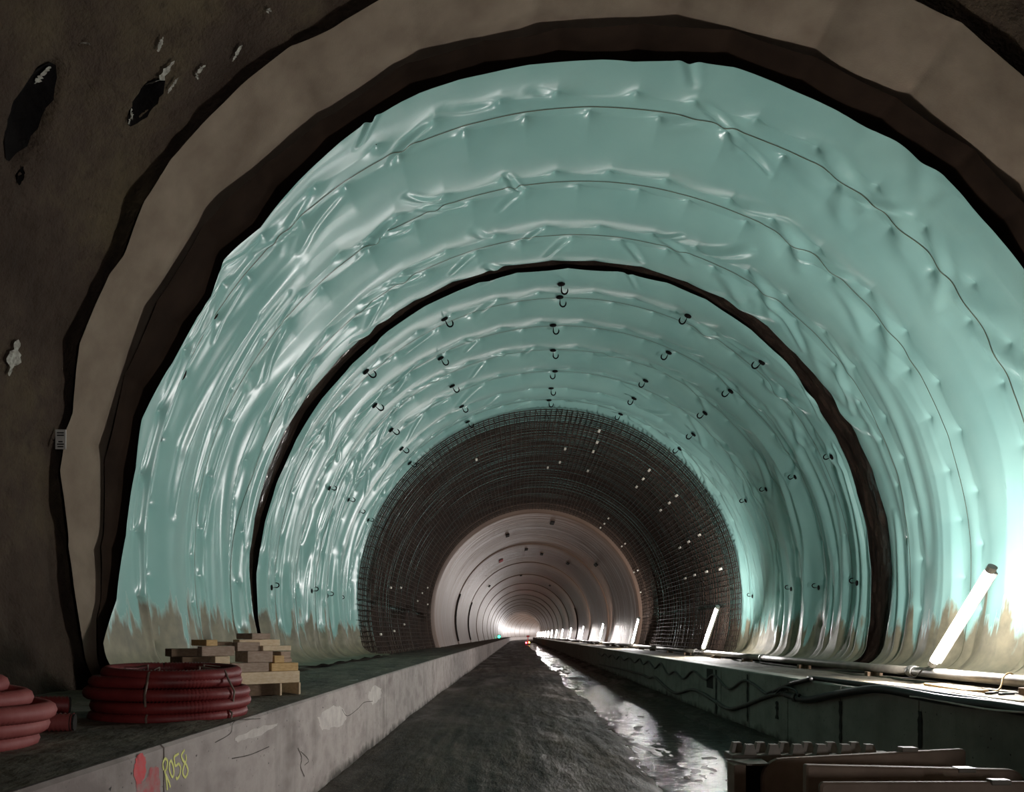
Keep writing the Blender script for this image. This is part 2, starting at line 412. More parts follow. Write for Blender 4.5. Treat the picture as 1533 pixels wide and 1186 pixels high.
def fix_positions(k, spacing, seed):
    r = np.random.default_rng(seed * 100 + k)
    n = int(SMAX / spacing) + 3
    j = np.arange(-n, n + 1)
    return (j + 0.5 * (k % 2)) * spacing + r.uniform(-0.12, 0.12, len(j)) * spacing
def sheet_disp(S, Y, rows, spacing, seed, billow, scallop, foldamp, folddens, vfold):
    """inward offset of a sheet pinned in rows of fixings: billows, scallops, draped folds and hanging folds"""
    ds = S[1, 0] - S[0, 0]; dy = Y[0, 1] - Y[0, 0]
    s1 = S[:, 0]; y1 = Y[0]
    rr = np.random.default_rng(seed)
    drow = []
    fixes = []
    for k, yr in enumerate(rows):
        f = fix_positions(k, spacing, seed); fixes.append(f)
        i = np.clip(np.searchsorted(f, s1) - 1, 0, len(f) - 2)
        t = (s1 - f[i]) / (f[i + 1] - f[i])
        B = scallop * rr.uniform(0.4, 1.3, len(f))[i] * np.clip(1.35 - np.abs(s1) / 7.0, 0.3, 1)
        drow.append(B * np.clip(4 * t * (1 - t), 0, 1) ** 0.9)
    drow = np.array(drow)
    k = np.clip(np.searchsorted(rows, y1) - 1, 0, len(rows) - 2)
    gap = (np.array(rows)[k + 1] - np.array(rows)[k])
    t = (y1 - np.array(rows)[k]) / gap
    tc = np.clip(t, 0, 1)
    amp = billow * np.clip(gap / 1.1, 0.15, 1.2) ** 1.3
    bl = amp * np.sin(PI * tc) ** 0.85
    w0 = (1 - tc) ** 4.5; w1 = tc ** 4.5
    D = bl[None, :] * (0.6 + 0.8 * fbm(S * 0.35, Y * 0.5, seed + 3)) + drow[k].T * w0[None, :] + drow[k + 1].T * w1[None, :]
    # crumple of the whole sheet
    wall = np.clip((np.abs(S) - 4.5) / 4.0, 0, 1)
    D += 0.05 * (vnoise(S * 0.28, Y * 0.9, seed + 11) - 0.5)
    # long soft folds that run round the side walls
    wy = Y + 0.35 * (vnoise(S * 0.45, Y * 0.6, seed + 41) - 0.5)
    for fq, am, sd in ((1.25, 0.11, 51), (2.6, 0.022, 52)):
        rdg = 1 - np.abs(2 * vnoise(wy * fq, S * 0.13, seed + sd) - 1)
        D += am * np.clip((np.abs(S) - 3.2) / 3.5, 0, 1) * (rdg ** 2.4 - 0.3)
    # pins
    def stamp(cs, cy, rad):
        a0 = max(0, int((cs - rad - s1[0]) / ds)); a1 = min(len(s1), int((cs + rad - s1[0]) / ds) + 2)
        b0 = max(0, int((cy - rad - y1[0]) / dy)); b1 = min(len(y1), int((cy + rad - y1[0]) / dy) + 2)
        return slice(a0, max(a0, a1)), slice(b0, max(b0, b1))
    def crease(pts, a, wd):
        pts = np.array(pts); c = pts.mean(0); rad = np.abs(pts - c).max() + 4 * wd
        A, Bq = stamp(c[0], c[1], rad)
        if A.stop <= A.start or Bq.stop <= Bq.start: return
        ss = S[A, Bq]; yy = Y[A, Bq]
        best = np.full(ss.shape, 1e9); along = np.zeros(ss.shape)
        n = len(pts) - 1
        for i in range(n):
            p, q = pts[i], pts[i + 1]; e = q - p; L = e @ e + 1e-9
            u = np.clip(((ss - p[0]) * e[0] + (yy - p[1]) * e[1]) / L, 0, 1)
            d = np.hypot(ss - p[0] - u * e[0], yy - p[1] - u * e[1])
            m = d < best; best = np.where(m, d, best); along = np.where(m, (i + u) / n, along)
        tap = np.sin(PI * np.clip(along * 0.92 + 0.04, 0, 1)) ** 0.6
        g = np.exp(-(best / wd) ** 2) - 0.45 * np.exp(-((best - 2.0 * wd) / wd) ** 2)
        D[A, Bq] += a * tap * g
    for k, yr in enumerate(rows):
        for f in fixes[k]:
            if abs(f) > S_ARC: continue
            A, Bq = stamp(f, yr, 0.35)
            if A.stop > A.start and Bq.stop > Bq.start:
                d = np.hypot(S[A, Bq] - f, (Y[A, Bq] - yr) * 1.2)
                D[A, Bq] -= 0.045 * np.exp(-d / 0.055)
            sg = 1 if f >= 0 else -1
            for _ in range(folddens):
                steep = min(1.0, abs(f) / 5.0)
                if f < -5.2 or f > 5.6 or rr.random() > (0.10 + 0.55 * steep if f < 1.8 else 0.45): continue
                if f > 1.8:                        # heavier drapes swing from pin to pin on this side
                    L = rr.uniform(0.7, 1.25); side = rr.choice([-1, 1]); by = rr.uniform(0.25, 0.75)
                    pts = [(f + L * q, yr + side * by * (q ** 2.0)) for q in np.linspace(0.0, 1, 7)]
                    crease(pts, foldamp * rr.uniform(0.7, 1.7), rr.uniform(0.055, 0.12)); continue
                L = rr.uniform(0.35, 0.9) * (0.7 + 0.6 * steep); side = rr.choice([-1, 1]); by = rr.uniform(0.12, 0.55)
                pts = [(f + sg * L * q, yr + side * by * (q ** 1.7)) for q in np.linspace(0.02, 1, 6)]
                crease(pts, foldamp * rr.uniform(0.5, 1.3), rr.uniform(0.028, 0.06))
    # folds that hang down the side walls
    span = y1[-1] - y1[0]
    for sg, cnt in ((-1, vfold), (1, int(vfold * 0.8))):
        for _ in range(int(cnt * span)):
            s0 = rr.uniform(3.6, 9.0); L = rr.uniform(1.6, 4.5); yy0 = rr.uniform(y1[0], y1[-1]); dr = rr.uniform(-0.22, 0.22)
            if s0 + L > SMAX: L = SMAX - s0
            pts = [(sg * (s0 + L * q), yy0 + dr * q + 0.05 * math.sin(q * 4 + yy0 * 9)) for q in np.linspace(0, 1, 7)]
            crease(pts, foldamp * rr.uniform(0.8, 2.4), rr.uniform(0.05, 0.13))
    return D
FLAT = lambda S: np.clip((np.abs(S) - S_ARC) / 0.8, 0, 1)

def sheet(rootname, label, y0, y1, cuts, rows, spacing, seed, ds, dy, edge, edge_end, **kw):
    ns = int(2 * SMAX / ds) + 1; ny = int((y1 - y0) / dy) + 1
    s = np.linspace(-SMAX, SMAX, ns); y = np.linspace(y0, y1, ny)
    S, Y = np.meshgrid(s, y, indexing='ij')
    D = sheet_disp(S, Y, rows, spacing, seed, **kw)
    D *= 1 - 0.75 * FLAT(S); D = np.where(FLAT(S) > 0.6, np.maximum(D, 0.0), D)
    D += 0.02
    e0 = edge(s)[:, None] * np.clip(1 - (Y - y0) / 0.5, 0, 1)
    e1 = edge_end(s)[:, None] * np.clip(1 - (y1 - Y) / 0.5, 0, 1)
    YY = Y + e0 + e1 + 0.03 * (fbm(S * 0.6, Y * 0.8, seed + 31) - 0.5)
    V = surf(S, YY, D)
    root = empty(rootname, (0, 0, 0), label, 'membrane')
    idx = [0] + [int(round((c - y0) / dy)) for c in cuts] + [ny - 1]
    for a, b in zip(idx[:-1], idx[1:]):
        sub = V[:, a:b + 1]
        mesh_np('membrane_strip', sub, grid_faces(ns, b - a + 1), M['membrane'], root)
    for c in cuts:
        j = int(round((c - y0) / dy))
        a = surf(S[:, j], YY[:, j] - 0.006, D[:, j] + 0.006); b = surf(S[:, j], YY[:, j] + 0.007, D[:, j] + 0.006)
        rib = np.stack([a, b], 1)
        mesh_np('weld_seam', rib, grid_faces(ns, 2), M['seam'], root)
    return root, (s, y, S, YY, D)
# ------------------------------------------------------------------ roadway and water
Lk, Rk = -1.87, 3.97
ys = list(np.arange(-16, 1.5, 0.3)); y = 1.5
while y < 330: ys.append(y); y += 0.035 * max(1.0, y / 6.0)
ys = np.array(ys); xs = np.linspace(Lk - 0.02, Rk + 0.02, 150)
Xg, Yg = np.meshgrid(xs, ys, indexing='ij')
base = np.interp(xs, [-1.9, -1.6, -1.2, 0.0, 0.9, 1.5, 1.85, 3.38, 3.58, 3.8, 4.0], [0.07, 0.055, 0.06, 0.075, 0.06, 0.026, -0.011, -0.012, 0.030, 0.06, 0.07])
bend = 0.35 * (vnoise(Yg * 0.16, Yg * 0 + 3.3, 5) - 0.5)
H = np.interp(Xg + bend, xs, base)
H = H + 0.050 * (fbm(Xg * 1.1, Yg * 0.35, 21, 4) - 0.5) + 0.022 * (fbm(Xg * 5, Yg * 1.6, 22, 3) - 0.5)
H += 0.022 * (fbm(Xg * 7.0, Yg * 0.25, 23, 2) - 0.5) + (0.016 + 0.022 * np.clip((Xg - 1.6) / 0.5, 0, 1)) * (fbm(Xg * 9, Yg * 4.5, 24, 2) - 0.5)
V = np.stack([Xg + path(Yg), Yg, H], -1)
floor = tag(mesh_np('floor', V, grid_faces(len(xs), len(ys)), M['road']), 'dark wet muddy roadway with tyre tracks between the two kerbs', kind='structure')
yw = ys[(ys > 2.0) & (ys < 150)]; xw = np.linspace(0.75, 3.75, 90)
Xw, Yw = np.meshgrid(xw, yw, indexing='ij')
Zw = -0.001 + 0.0045 * (fbm(Xw * 5, Yw * 6, 201, 2) - 0.5) + 0.0045 * (fbm(Xw * 13, Yw * 15, 203, 2) - 0.5)
Vw = np.stack([Xw + path(Yw), Yw, Zw], -1)
tag(mesh_np('puddle', Vw, grid_faces(len(xw), len(yw)), M['water']), 'long shallow puddle mirroring the lamps along the cabled kerb', 'puddle')

# ------------------------------------------------------------------ kerbs of cast segments, ledges behind them
def kerb(name, label, x0, x1, joints, mat, face, seg_h=1.0):
    root = empty(name, (0, 0, 0), label, kind='structure')
    core = MB()
    yc = list(np.arange(joints[0], joints[-1], 6.0)) + [joints[-1]]
    xa, xb = (x0 + 0.05, x1 + 0.05) if face > 0 else (x0, x1 - 0.05)
    ya = np.array(yc); n = len(ya)
    pr = [(x0 + 0.035, -0.3), (x1 - 0.035, -0.3), (x1 - 0.035, 0.965), (x0 + 0.035, 0.965)]
    Vc = np.array([[(px + P1(q), q, pz) for px, pz in pr] for q in ya])
    mesh_np('joint_filler', Vc, grid_faces(n, 4, wrap=True, flip=True), M['void'], root, smooth=False)
    for i, (a, b) in enumerate(zip(joints[:-1], joints[1:])):
        g = 0.010; a_, b_ = a + g, b - g
        pa, pb = P1(a_), P1(b_)
        jx = random.uniform(-0.004, 0.0) * (1 if face > 0 else -1) * (0 if abs(a) < 12 else 1)
        bv = 0.018
        prof = [(x0, -0.3), (x1, -0.3), (x1, seg_h - bv), (x1 - bv, seg_h), (x0 + bv, seg_h), (x0, seg_h - bv)]
        mb = MB(); m = len(prof)
        vs = [(px + pa + jx, a_, pz) for px, pz in prof] + [(px + pb + jx, b_, pz) for px, pz in prof]
        fs = [tuple(range(m)), tuple(range(2 * m - 1, m - 1, -1))] + [(k, m + k, m + (k + 1) % m, (k + 1) % m) for k in range(m)]
        mb.add(vs, fs)
        mb.build('kerb_segment', mat, root)
    return root
jl = [-16, -11, -3.4] + [4.2 + 7.6 * i for i in range(0, 43)]
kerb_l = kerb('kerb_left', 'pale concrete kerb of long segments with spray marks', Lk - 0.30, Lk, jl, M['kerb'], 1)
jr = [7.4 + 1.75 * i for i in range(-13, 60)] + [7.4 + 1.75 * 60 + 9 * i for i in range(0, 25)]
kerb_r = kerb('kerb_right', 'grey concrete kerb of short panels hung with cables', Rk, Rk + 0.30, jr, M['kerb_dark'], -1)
def ledge(name, label, xa, xb, seed, z=0.985):
    yl = [-16.0]
    while yl[-1] < 330: yl.append(yl[-1] + 0.07 * max(1.0, (yl[-1]) / 8.0))
    yl = np.array(yl); xl = np.linspace(xa, xb, 44)
    X, Y = np.meshgrid(xl, yl, indexing='ij')
    e = np.clip(np.minimum(np.abs(X - xa), np.abs(X - xb)) / 0.25, 0, 1)
    Z = z + 0.05 * e * (fbm(X * 1.6, Y * 1.2, seed, 4) - 0.42) + 0.02 * e * fbm(X * 7, Y * 6, seed + 5, 2)
    return tag(mesh_np(name, np.stack([X + path(Y), Y, Z], -1), grid_faces(len(xl), len(yl)), M['ledge']), label, kind='structure')
ledge('floor_left', 'muddy raised ledge behind the pale kerb', -4.95, Lk - 0.028, 41, 1.003)
ledge('floor_right', 'dusty raised ledge behind the cabled kerb', Rk + 0.28, 7.2, 61)

# ------------------------------------------------------------------ sprayed-concrete vault before the sheets
RR = 5.755
def rock_r(PH, Y):
    r = RR + 0.14 * np.clip(1.6 - Y / 8.0, 0.5, 1) * (fbm(PH * 2.2 + 7, Y * 0.45, 71, 3) - 0.5) + 0.08 * (fbm(PH * 9, Y * 1.7, 75, 3) - 0.5) + 0.035 * (fbm(PH * 30, Y * 6, 79, 2) - 0.5)
    for (pc, yc, a, b, rot, dep) in ROCK_HOLES:
        u = (PH - pc) * RR; v = Y - yc
        q = np.hypot((u * math.cos(rot) + v * math.sin(rot)) / a, (-u * math.sin(rot) + v * math.cos(rot)) / b)
        r = r + dep * np.clip(1.25 - q, 0, 1) ** 0.7
    return r
def rock_at(px, py):
    s, yy = back(px, py, RR); return s / RR, yy
ROCK_HOLES = []
def hole(pxa, pya, pxb, pyb, wpx, dep):
    (pa, ya), (pb, yb) = rock_at(pxa, pya), rock_at(pxb, pyb)
    du, dv = (pb - pa) * RR, yb - ya; L = math.hypot(du, dv) / 2
    ROCK_HOLES.append(((pa + pb) / 2, (ya + yb) / 2, L, wpx * 0.5 * 6.5 / F, math.atan2(dv, du), dep))
hole(85, 108, 22, 240, 52, 0.16)
hole(236, 125, 200, 180, 26, 0.12)
hole(132, 66, 122, 78, 10, 0.05)
hole(36, 252, 30, 275, 8, 0.05)
PHM = math.acos((0.92 - ZC) / RR)
ph = np.linspace(-PHM, PHM, 520); yr_ = np.concatenate([np.arange(-16, 3.5, 0.12), np.arange(3.5, 11.0, 0.032)])
PHg, Yr = np.meshgrid(ph, yr_, indexing='ij')
Rg = rock_r(PHg, Yr)
V = np.stack([CX + path(Yr) + Rg * np.sin(PHg), Yr, ZC + Rg * np.cos(PHg)], -1)
rock = tag(mesh_np('wall_vault', V, grid_faces(len(ph), len(yr_)), M['rock']), 'rough brown sprayed-concrete vault in front of the membrane', kind='structure')
def on_rock(px, py, off=0.012):
    p, yy = rock_at(px, py); r = float(rock_r(np.array(p), np.array(yy))) - off
    return (CX + P1(yy) + r * math.sin(p), yy, ZC + r * math.cos(p))
def rock_patch(name, outline, mat, label=None, off=0.012, rough=0.0):
    """a thin crust that follows the rock between two rows of outline points"""
    pts = []
    for (xa, ya, xb, yb) in outline:
        for t in np.linspace(0, 1, 5):
            pts.append(on_rock(xa + (xb - xa) * t + random.uniform(-rough, rough), ya + (yb - ya) * t + random.uniform(-rough, rough), off))
    o = mesh_np(name, np.array(pts), grid_faces(len(outline), 5), mat, rock)
    if label: o['label'] = label
    return o
def lens(pxa, pya, pxb, pyb, wd, n=10, wob=0.15):
    dx, dy = pxb - pxa, pyb - pya; L = math.hypot(dx, dy); nx, ny = -dy / L, dx / L; out = []
    for i in range(n + 1):
        t = i / n; hw = wd / 2 * math.sin(PI * min(1, max(0, t * 0.96 + 0.02))) ** 0.7 * (1 + random.uniform(-wob, wob))
        x, y = pxa + dx * t, pya + dy * t
        out.append((x - nx * hw, y - ny * hw, x + nx * hw, y + ny * hw))
    return out
rock_patch('dark_pocket', lens(88, 102, 18, 244, 50), M['rock_dark'], 'long dark leaf-shaped pocket in the vault')
rock_patch('dark_pocket', lens(244, 118, 196, 190, 25, wob=0.3), M['rock_dark'], 'small black ragged pocket in the vault', 0.014)
rock_patch('dark_pocket', lens(36, 250, 30, 278, 8), M['rock_dark'])
for a in [(84, 106, 70, 138, 7), (258, 88, 224, 132, 9), (196, 172, 192, 186, 4), (204, 168, 202, 182, 4), (134, 64, 124, 72, 4), (244, 55, 234, 76, 4), (262, 112, 248, 136, 3),
          (304, 94, 288, 106, 4), (288, 104, 292, 114, 4), (360, 64, 345, 88, 4), (26, 508, 10, 562, 13), (402, 9, 398, 16, 5)]:
    rock_patch('white_streak', lens(*a, n=14, wob=0.75), M['mineral'], None, 0.03, 0.9)

# small plate hung at the edge of the vault
px_, py_ = 78, 657
c = np.array(on_rock(px_, py_, 0.10)); tagr = empty('marker_plate', tuple(c - np.array([0, 0, 0.09])), 'small white printed plate at the edge of the sprayed vault', 'plate')
mb = MB().box(-0.055, 0.055, -0.004, 0.004, 0.0, 0.20, 0.003); mb.build('plate', M['tag'], tagr)
for zz, w_ in ((0.165, 0.035), (0.14, 0.035), (0.075, 0.022), (0.05, 0.035), (0.025, 0.03)): MB().box(-w_, w_, -0.0065, -0.004, zz - 0.006, zz + 0.006).build('print_line', M['ink'], tagr)
mb = MB().tube([(0, 0.004, 0.10), (-0.06, 0.03, 0.10), (-0.22, 0.05, 0.10)], 0.006, 6); mb.build('hanger', M['hook'], tagr)

# ------------------------------------------------------------------ felt, black film, membranes
def plain_sheet(name, label, cat, off, y0f, y1f, seed, mat, amp, ns=520, ny=28, fold=None):
    s = np.linspace(-SMAX + 0.6, SMAX - 0.6, ns); t = np.linspace(0, 1, ny)
    S, T = np.meshgrid(s, t, indexing='ij')
    Y = y0f(S) * (1 - T) + y1f(S) * T
    D = -off + amp * (fbm(S * 0.55, Y * 0.8, seed, 3) - 0.5) + amp * 0.35 * (fbm(S * 2.4, Y * 2.0, seed + 4, 2) - 0.5)
    if fold is not None: D = D + fold(S, Y, T)
    return tag(mesh_np(name, surf(S, Y, D), grid_faces(ns, ny), mat), label, cat)
def kinks(S, seed, sp):
    """soft vertical hinges where the felt is nailed"""
    f = fix_positions(3, sp, seed); i = np.clip(np.searchsorted(f, S) - 1, 0, len(f) - 2); t = (S - f[i]) / (f[i + 1] - f[i])
    return (4 * t * (1 - t)) ** 0.8
felt_front = lambda S: np.interp(S, [-9.65, -8.61, -7.93, -7.33, -6.7, -5.74, -5.24, -4.73, -4.33, -3.62, -2.77, -1.5, 0, 2.86, 3.48, 3.97, 6, 9], [8.12, 8.05, 7.81, 7.87, 7.6, 7.63, 7.45, 7.45, 7.41, 7.41, 7.45, 7.3, 7.2, 7.08, 7.1, 7.1, 7.05, 7.2])
plain_sheet('geotextile_felt', 'grey-brown felt arch between the rough vault and the black film', 'felt', 0.13, felt_front, lambda S: S * 0 + 9.3, 93, M['felt'], 0.07,
            fold=lambda S, Y, T: -0.035 * np.clip(1 - T / 0.5, 0, 1) + 0.04 * kinks(S, 5, 1.35) + 0.030 * np.exp(-((T - 0.35) / 0.08) ** 2) * kinks(S, 5, 1.35))
bf_front = lambda S: np.interp(S, [-9.93, -9.21, -8.47, -7.76, -6.84, -5.42, -4.53, -4.12, -3.04, -2.26, -1.45, -0.87, 0.38, 1.33, 2.06, 2.82, 3.62, 4.1, 4.84, 8], [8.11, 8.4, 8.52, 8.42, 8.38, 8.33, 8.27, 8.33, 8.32, 8.16, 8.19, 8.22, 8.14, 8.05, 8.05, 8.03, 7.99, 7.93, 7.94, 7.9])
plain_sheet('black_film', 'crumpled black film showing between felt and green membrane', 'film', 0.055, bf_front, lambda S: S * 0 + 9.5, 99, M['black_film'], 0.04,
            fold=lambda S, Y, T: 0.035 * kinks(S, 8, 0.9))
edge1 = lambda s: np.interp(s, [-9.7, -9.21, -8.44, -7.65, -7.09, -6.33, -5.41, -5.0, -4.42, -3.77, -2.63, -2.1, -1.21, 0.36, 1.45, 2.77, 4.07, 5.37, 8], [8.1, 8.51, 8.78, 8.84, 8.74, 8.92, 8.98, 8.77, 8.88, 8.7, 8.51, 8.46, 8.51, 8.52, 8.36, 8.41, 8.3, 8.31, 8.2]) - 8.55 + 0.03 * (fbm(s * 2.1, s * 0, 111, 2) - 0.5)
sh1, g1 = sheet('waterproof_membrane', 'nearest pale green membrane vault, smooth billows, before the dark band', 8.55, 13.1, [9.30, 10.80, 12.25], [8.3, 9.10, 9.46, 10.62, 10.98, 12.05, 12.42, 13.2], 0.80, 3,
                0.02, 0.02, edge1, lambda s: 0.10 * (fbm(s * 0.9, s * 0, 115, 2) - 0.5), billow=0.10, scallop=0.035, foldamp=0.026, folddens=2, vfold=2.6)
edge2 = lambda s: np.interp(s, [-10, -8.5, -6.5, -4.5, -2, 0, 2.5, 5, 7, 8.5, 10], [0.10, 0.10, 0.34, 0.28, 0.06, 0.0, 0.06, 0.22, 0.40, 0.25, 0.2]) + 0.10 * (fbm(s * 1.0, s * 0, 131, 2) - 0.5)
sh2, g2 = sheet('waterproof_membrane', 'farther green membrane vault with black hooks, between dark band and rebar cage', 13.34, 21.5, [14.55, 15.85, 17.2, 18.6, 20.9],
                [13.2, 14.35, 14.7, 15.7, 16.0, 17.05, 17.35, 18.45, 18.75, 19.9, 20.75, 21.05, 22.0], 0.85, 9,
                0.026, 0.026, edge2, lambda s: 0 * s, billow=0.10, scallop=0.035, foldamp=0.024, folddens=2, vfold=5)
# plain run of membrane behind the cage
s_ = np.linspace(-SMAX + 0.5, SMAX - 0.5, 180); y_ = np.linspace(21.3, 36.6, 60); S, Y = np.meshgrid(s_, y_, indexing='ij')
mesh_np('membrane_strip', surf(S, Y, -0.02 + 0.05 * (fbm(S, Y, 141) - 0.5)), grid_faces(180, 60), M['membrane'], sh2)
# dark glossy film in the gap between the two sheets
plain_sheet('film_band', 'narrow glossy dark brown band between the two green membranes', 'film', 0.05, lambda S: S * 0 + 12.9, lambda S: S * 0 + 14.1, 151, M['film'], 0.05, ns=700, ny=40,
            fold=lambda S, Y, T: 0.07 * (fbm(S * 1.6, Y * 5, 155, 3) - 0.5))

# ------------------------------------------------------------------ hooks on the farther membrane
hook_proto = None
def wall_point(s, yy, off=0.0):
    sa, ya, S_, YY_, D_ = g2
    i = int(np.argmin(np.abs(sa - s))); j = int(np.clip(round((yy - ya[0]) / (ya[1] - ya[0])), 0, len(ya) - 1))
    d = float(D_[i, j]) + off
    return surf(np.array([s]), np.array([yy]), np.array([d]))[0]
HOOKS = {
 'crown': [(840, 413), (838, 440), (828, 482), (828, 520), (831, 552), (825, 575), (822, 597)],
 'upper west': [(663, 472), (658, 533), (674, 572), (687, 600), (698, 627)],
 'west shoulder': [(543, 551), (558, 604), (580, 638), (594, 665), (610, 690)],
 'west wall': [(482, 726), (510, 743), (531, 763), (548, 777)],
 'west foot': [(404, 880), (453, 885), (482, 892), (507, 897)],
 'upper east': [(1033, 466), (1003, 524), (970, 562), (952, 590), (930, 618)],
 'east shoulder': [(1147, 535), (1097, 582), (1060, 613), (1043, 645), (1020, 669)],
 'east wall': [(1258, 678), (1193, 713), (1152, 730), (1122, 747)],
 'east foot': [(1296, 873), (1229, 880), (1187, 882), (1127, 893)]}
PLACE = {'crown': 'along the crown of the vault', 'upper west': 'in the row just left of the crown', 'west shoulder': 'in the left shoulder row',
 'west wall': 'in the row halfway up the left side', 'west foot': 'in the row low on the left side', 'upper east': 'in the row just right of the crown',
 'east shoulder': 'in the right shoulder row', 'east wall': 'in the row halfway up the right side', 'east foot': 'in the row low on the right side'}
ORD = ['nearest', 'second', 'third', 'fourth', 'fifth', 'sixth', 'seventh']
hk_disc, hk_wire = None, None
for row, lst in HOOKS.items():
    for i, (px, py) in enumerate(lst):
        s, yy = back(px, py)
        yy = min(max(yy, 13.7), 21.3)
        p = wall_point(s, yy, 0.012)
        a = abs(s); sg = -1 if s < 0 else 1
        nv = Vector((sg * float(np.interp(a, PS, PNX)), 0, float(np.interp(a, PS, PNZ))))
        where = ORD[i] if i < len(lst) - 1 else 'farthest'
        h = empty('membrane_hook', tuple(p), f'{where} black wire hook {PLACE[row]}', 'hook', 'black hooks on the farther membrane')
        h.rotation_mode = 'QUATERNION'; h.rotation_quaternion = nv.to_track_quat('Z', 'Y')
        if hk_disc is None:
            m1 = MB().tube([(0, 0, 0.0), (0, 0, 0.012), (0, 0, 0.02)], [0.055, 0.055, 0.03], 12); hk_disc = m1.build('disc', M['hook'], h)
            pts = [(0, 0, 0.0), (0, 0.0, 0.10)] + [(0.0, 0.045 - 0.045 * math.cos(t), 0.10 + 0.05 * math.sin(t)) for t in np.linspace(0.4, PI, 6)] + [(0, 0.09, 0.06)]
            hk_wire = MB().tube(pts, 0.012, 6).build('wire_loop', M['hook'], hk_disc, smooth=True)
        else:
            cpy = hk_disc.copy(); C.objects.link(cpy); cpy.parent = h
            cp2 = hk_wire.copy(); C.objects.link(cp2); cp2.parent = cpy
        h.rotation_quaternion = h.rotation_quaternion @ Vector((0, 0, 1)).rotation_difference(Vector((0, 0, 1)))
        h.scale = (1.25, 1.25, 1.25) if row in ('crown', 'upper west', 'upper east', 'west shoulder', 'east shoulder') else (0.95, 0.95, 0.95)

# ------------------------------------------------------------------ reinforcement cage
cage = empty('rebar_cage', (0, 0, 0), 'dark rusty rebar cage lining the vault before the finished concrete', 'cage')
YA, YB = 21.45, 36.35
def cage_layer(name, R, hoop_step, long_step, r):
    phm = math.acos((1.02 - ZC) / R)
    Vs, Fs, n0 = [], [], 0
    phs = np.linspace(-phm, phm, 84)
    for q in np.arange(YA, YB, hoop_step):
        q = q + random.uniform(-0.035, 0.035)
        c = CX + P1(q); rr_ = R + random.uniform(-0.012, 0.012)
        pts = np.stack([c + rr_ * np.sin(phs), np.full_like(phs, q) + 0.012 * np.sin(phs * 5 + q), ZC + rr_ * np.cos(phs)], -1)
        v, f = tube_arrays(pts, r, 4); Vs.append(v); Fs.append(f + n0); n0 += len(v)
    ho = mesh_np(name + '_hoops', np.concatenate(Vs), np.concatenate(Fs), M['rebar'], cage, False); ho['kind'] = 'stuff'
    Vs, Fs, n0 = [], [], 0
    yy = np.linspace(YA - 0.12, YB, 12)
    for p in np.arange(-phm + 0.02, phm, long_step / R):
        e = random.uniform(-0.08, 0.05)
        q = yy.copy(); q[0] += e
        pts = np.stack([CX + path(q) + (R - 0.02) * np.sin(p), q, ZC + (R - 0.02) * np.cos(p) + 0.008 * np.sin(q * 2 + p * 9)], -1)
        v, f = tube_arrays(pts, r, 4); Vs.append(v); Fs.append(f + n0); n0 += len(v)
    lo = mesh_np(name + '_rods', np.concatenate(Vs), np.concatenate(Fs), M['rebar'], cage, False); lo['kind'] = 'stuff'
cage_layer('outer', 5.34, 0.15, 0.15, 0.011)
cage_layer('inner', 5.02, 0.15, 0.15, 0.011)
ties = MB()
for p in np.arange(-1.8, 1.8, 0.30 / 5.2):
    q = YA + 0.15 * random.randint(0, 2)
    c = CX + P1(q)
    ties.tube([(c + 5.34 * math.sin(p), q, ZC + 5.34 * math.cos(p)), (c + 5.18 * math.sin(p + 0.01), q + 0.05, ZC + 5.18 * math.cos(p + 0.01)), (c + 5.0 * math.sin(p), q, ZC + 5.0 * math.cos(p))], 0.009, 4)
o = ties.build('stirrups', M['rebar'], cage); o['kind'] = 'stuff'
sp_src = None
SP = []
for (px, py) in [(990, 692), (972, 704), (963, 717), (953, 729), (1028, 728), (1013, 742), (1002, 753), (989, 764), (1067, 791), (1047, 801), (1031, 811), (1018, 820), (1079, 852), (1058, 856), (1040, 861), (1026, 866),
                 (911, 776), (905, 784), (899, 790), (893, 794), (936, 814), (931, 818), (924, 823), (955, 854), (949, 857), (943, 861), (959, 887), (953, 890), (946, 891),
                 (897, 645), (894, 662), (888, 676), (846, 672), (838, 692), (713, 688), (820, 700), (880, 705), (640, 880), (632, 888), (625, 900), (640, 905), (605, 935), (590, 945), (600, 880), (585, 880), (570, 950)]:
    s, yy = back(px, py, 4.98)
    if not (YA < yy < YB): continue
    p = s / 4.98; c = CX + P1(yy)
    if sp_src is None:
        sp_src = MB().box(-0.034, 0.034, -0.11, 0.11, -0.022, 0.022, 0.008).build('spacer', M['spacer'], cage); o = sp_src
    else:
        o = sp_src.copy(); C.objects.link(o); o.parent = cage
    o.location = (c + 4.975 * math.sin(p), yy, ZC + 4.975 * math.cos(p)); o.rotation_euler = (0, p, 0)
    o.rotation_euler = (0, p, 0)

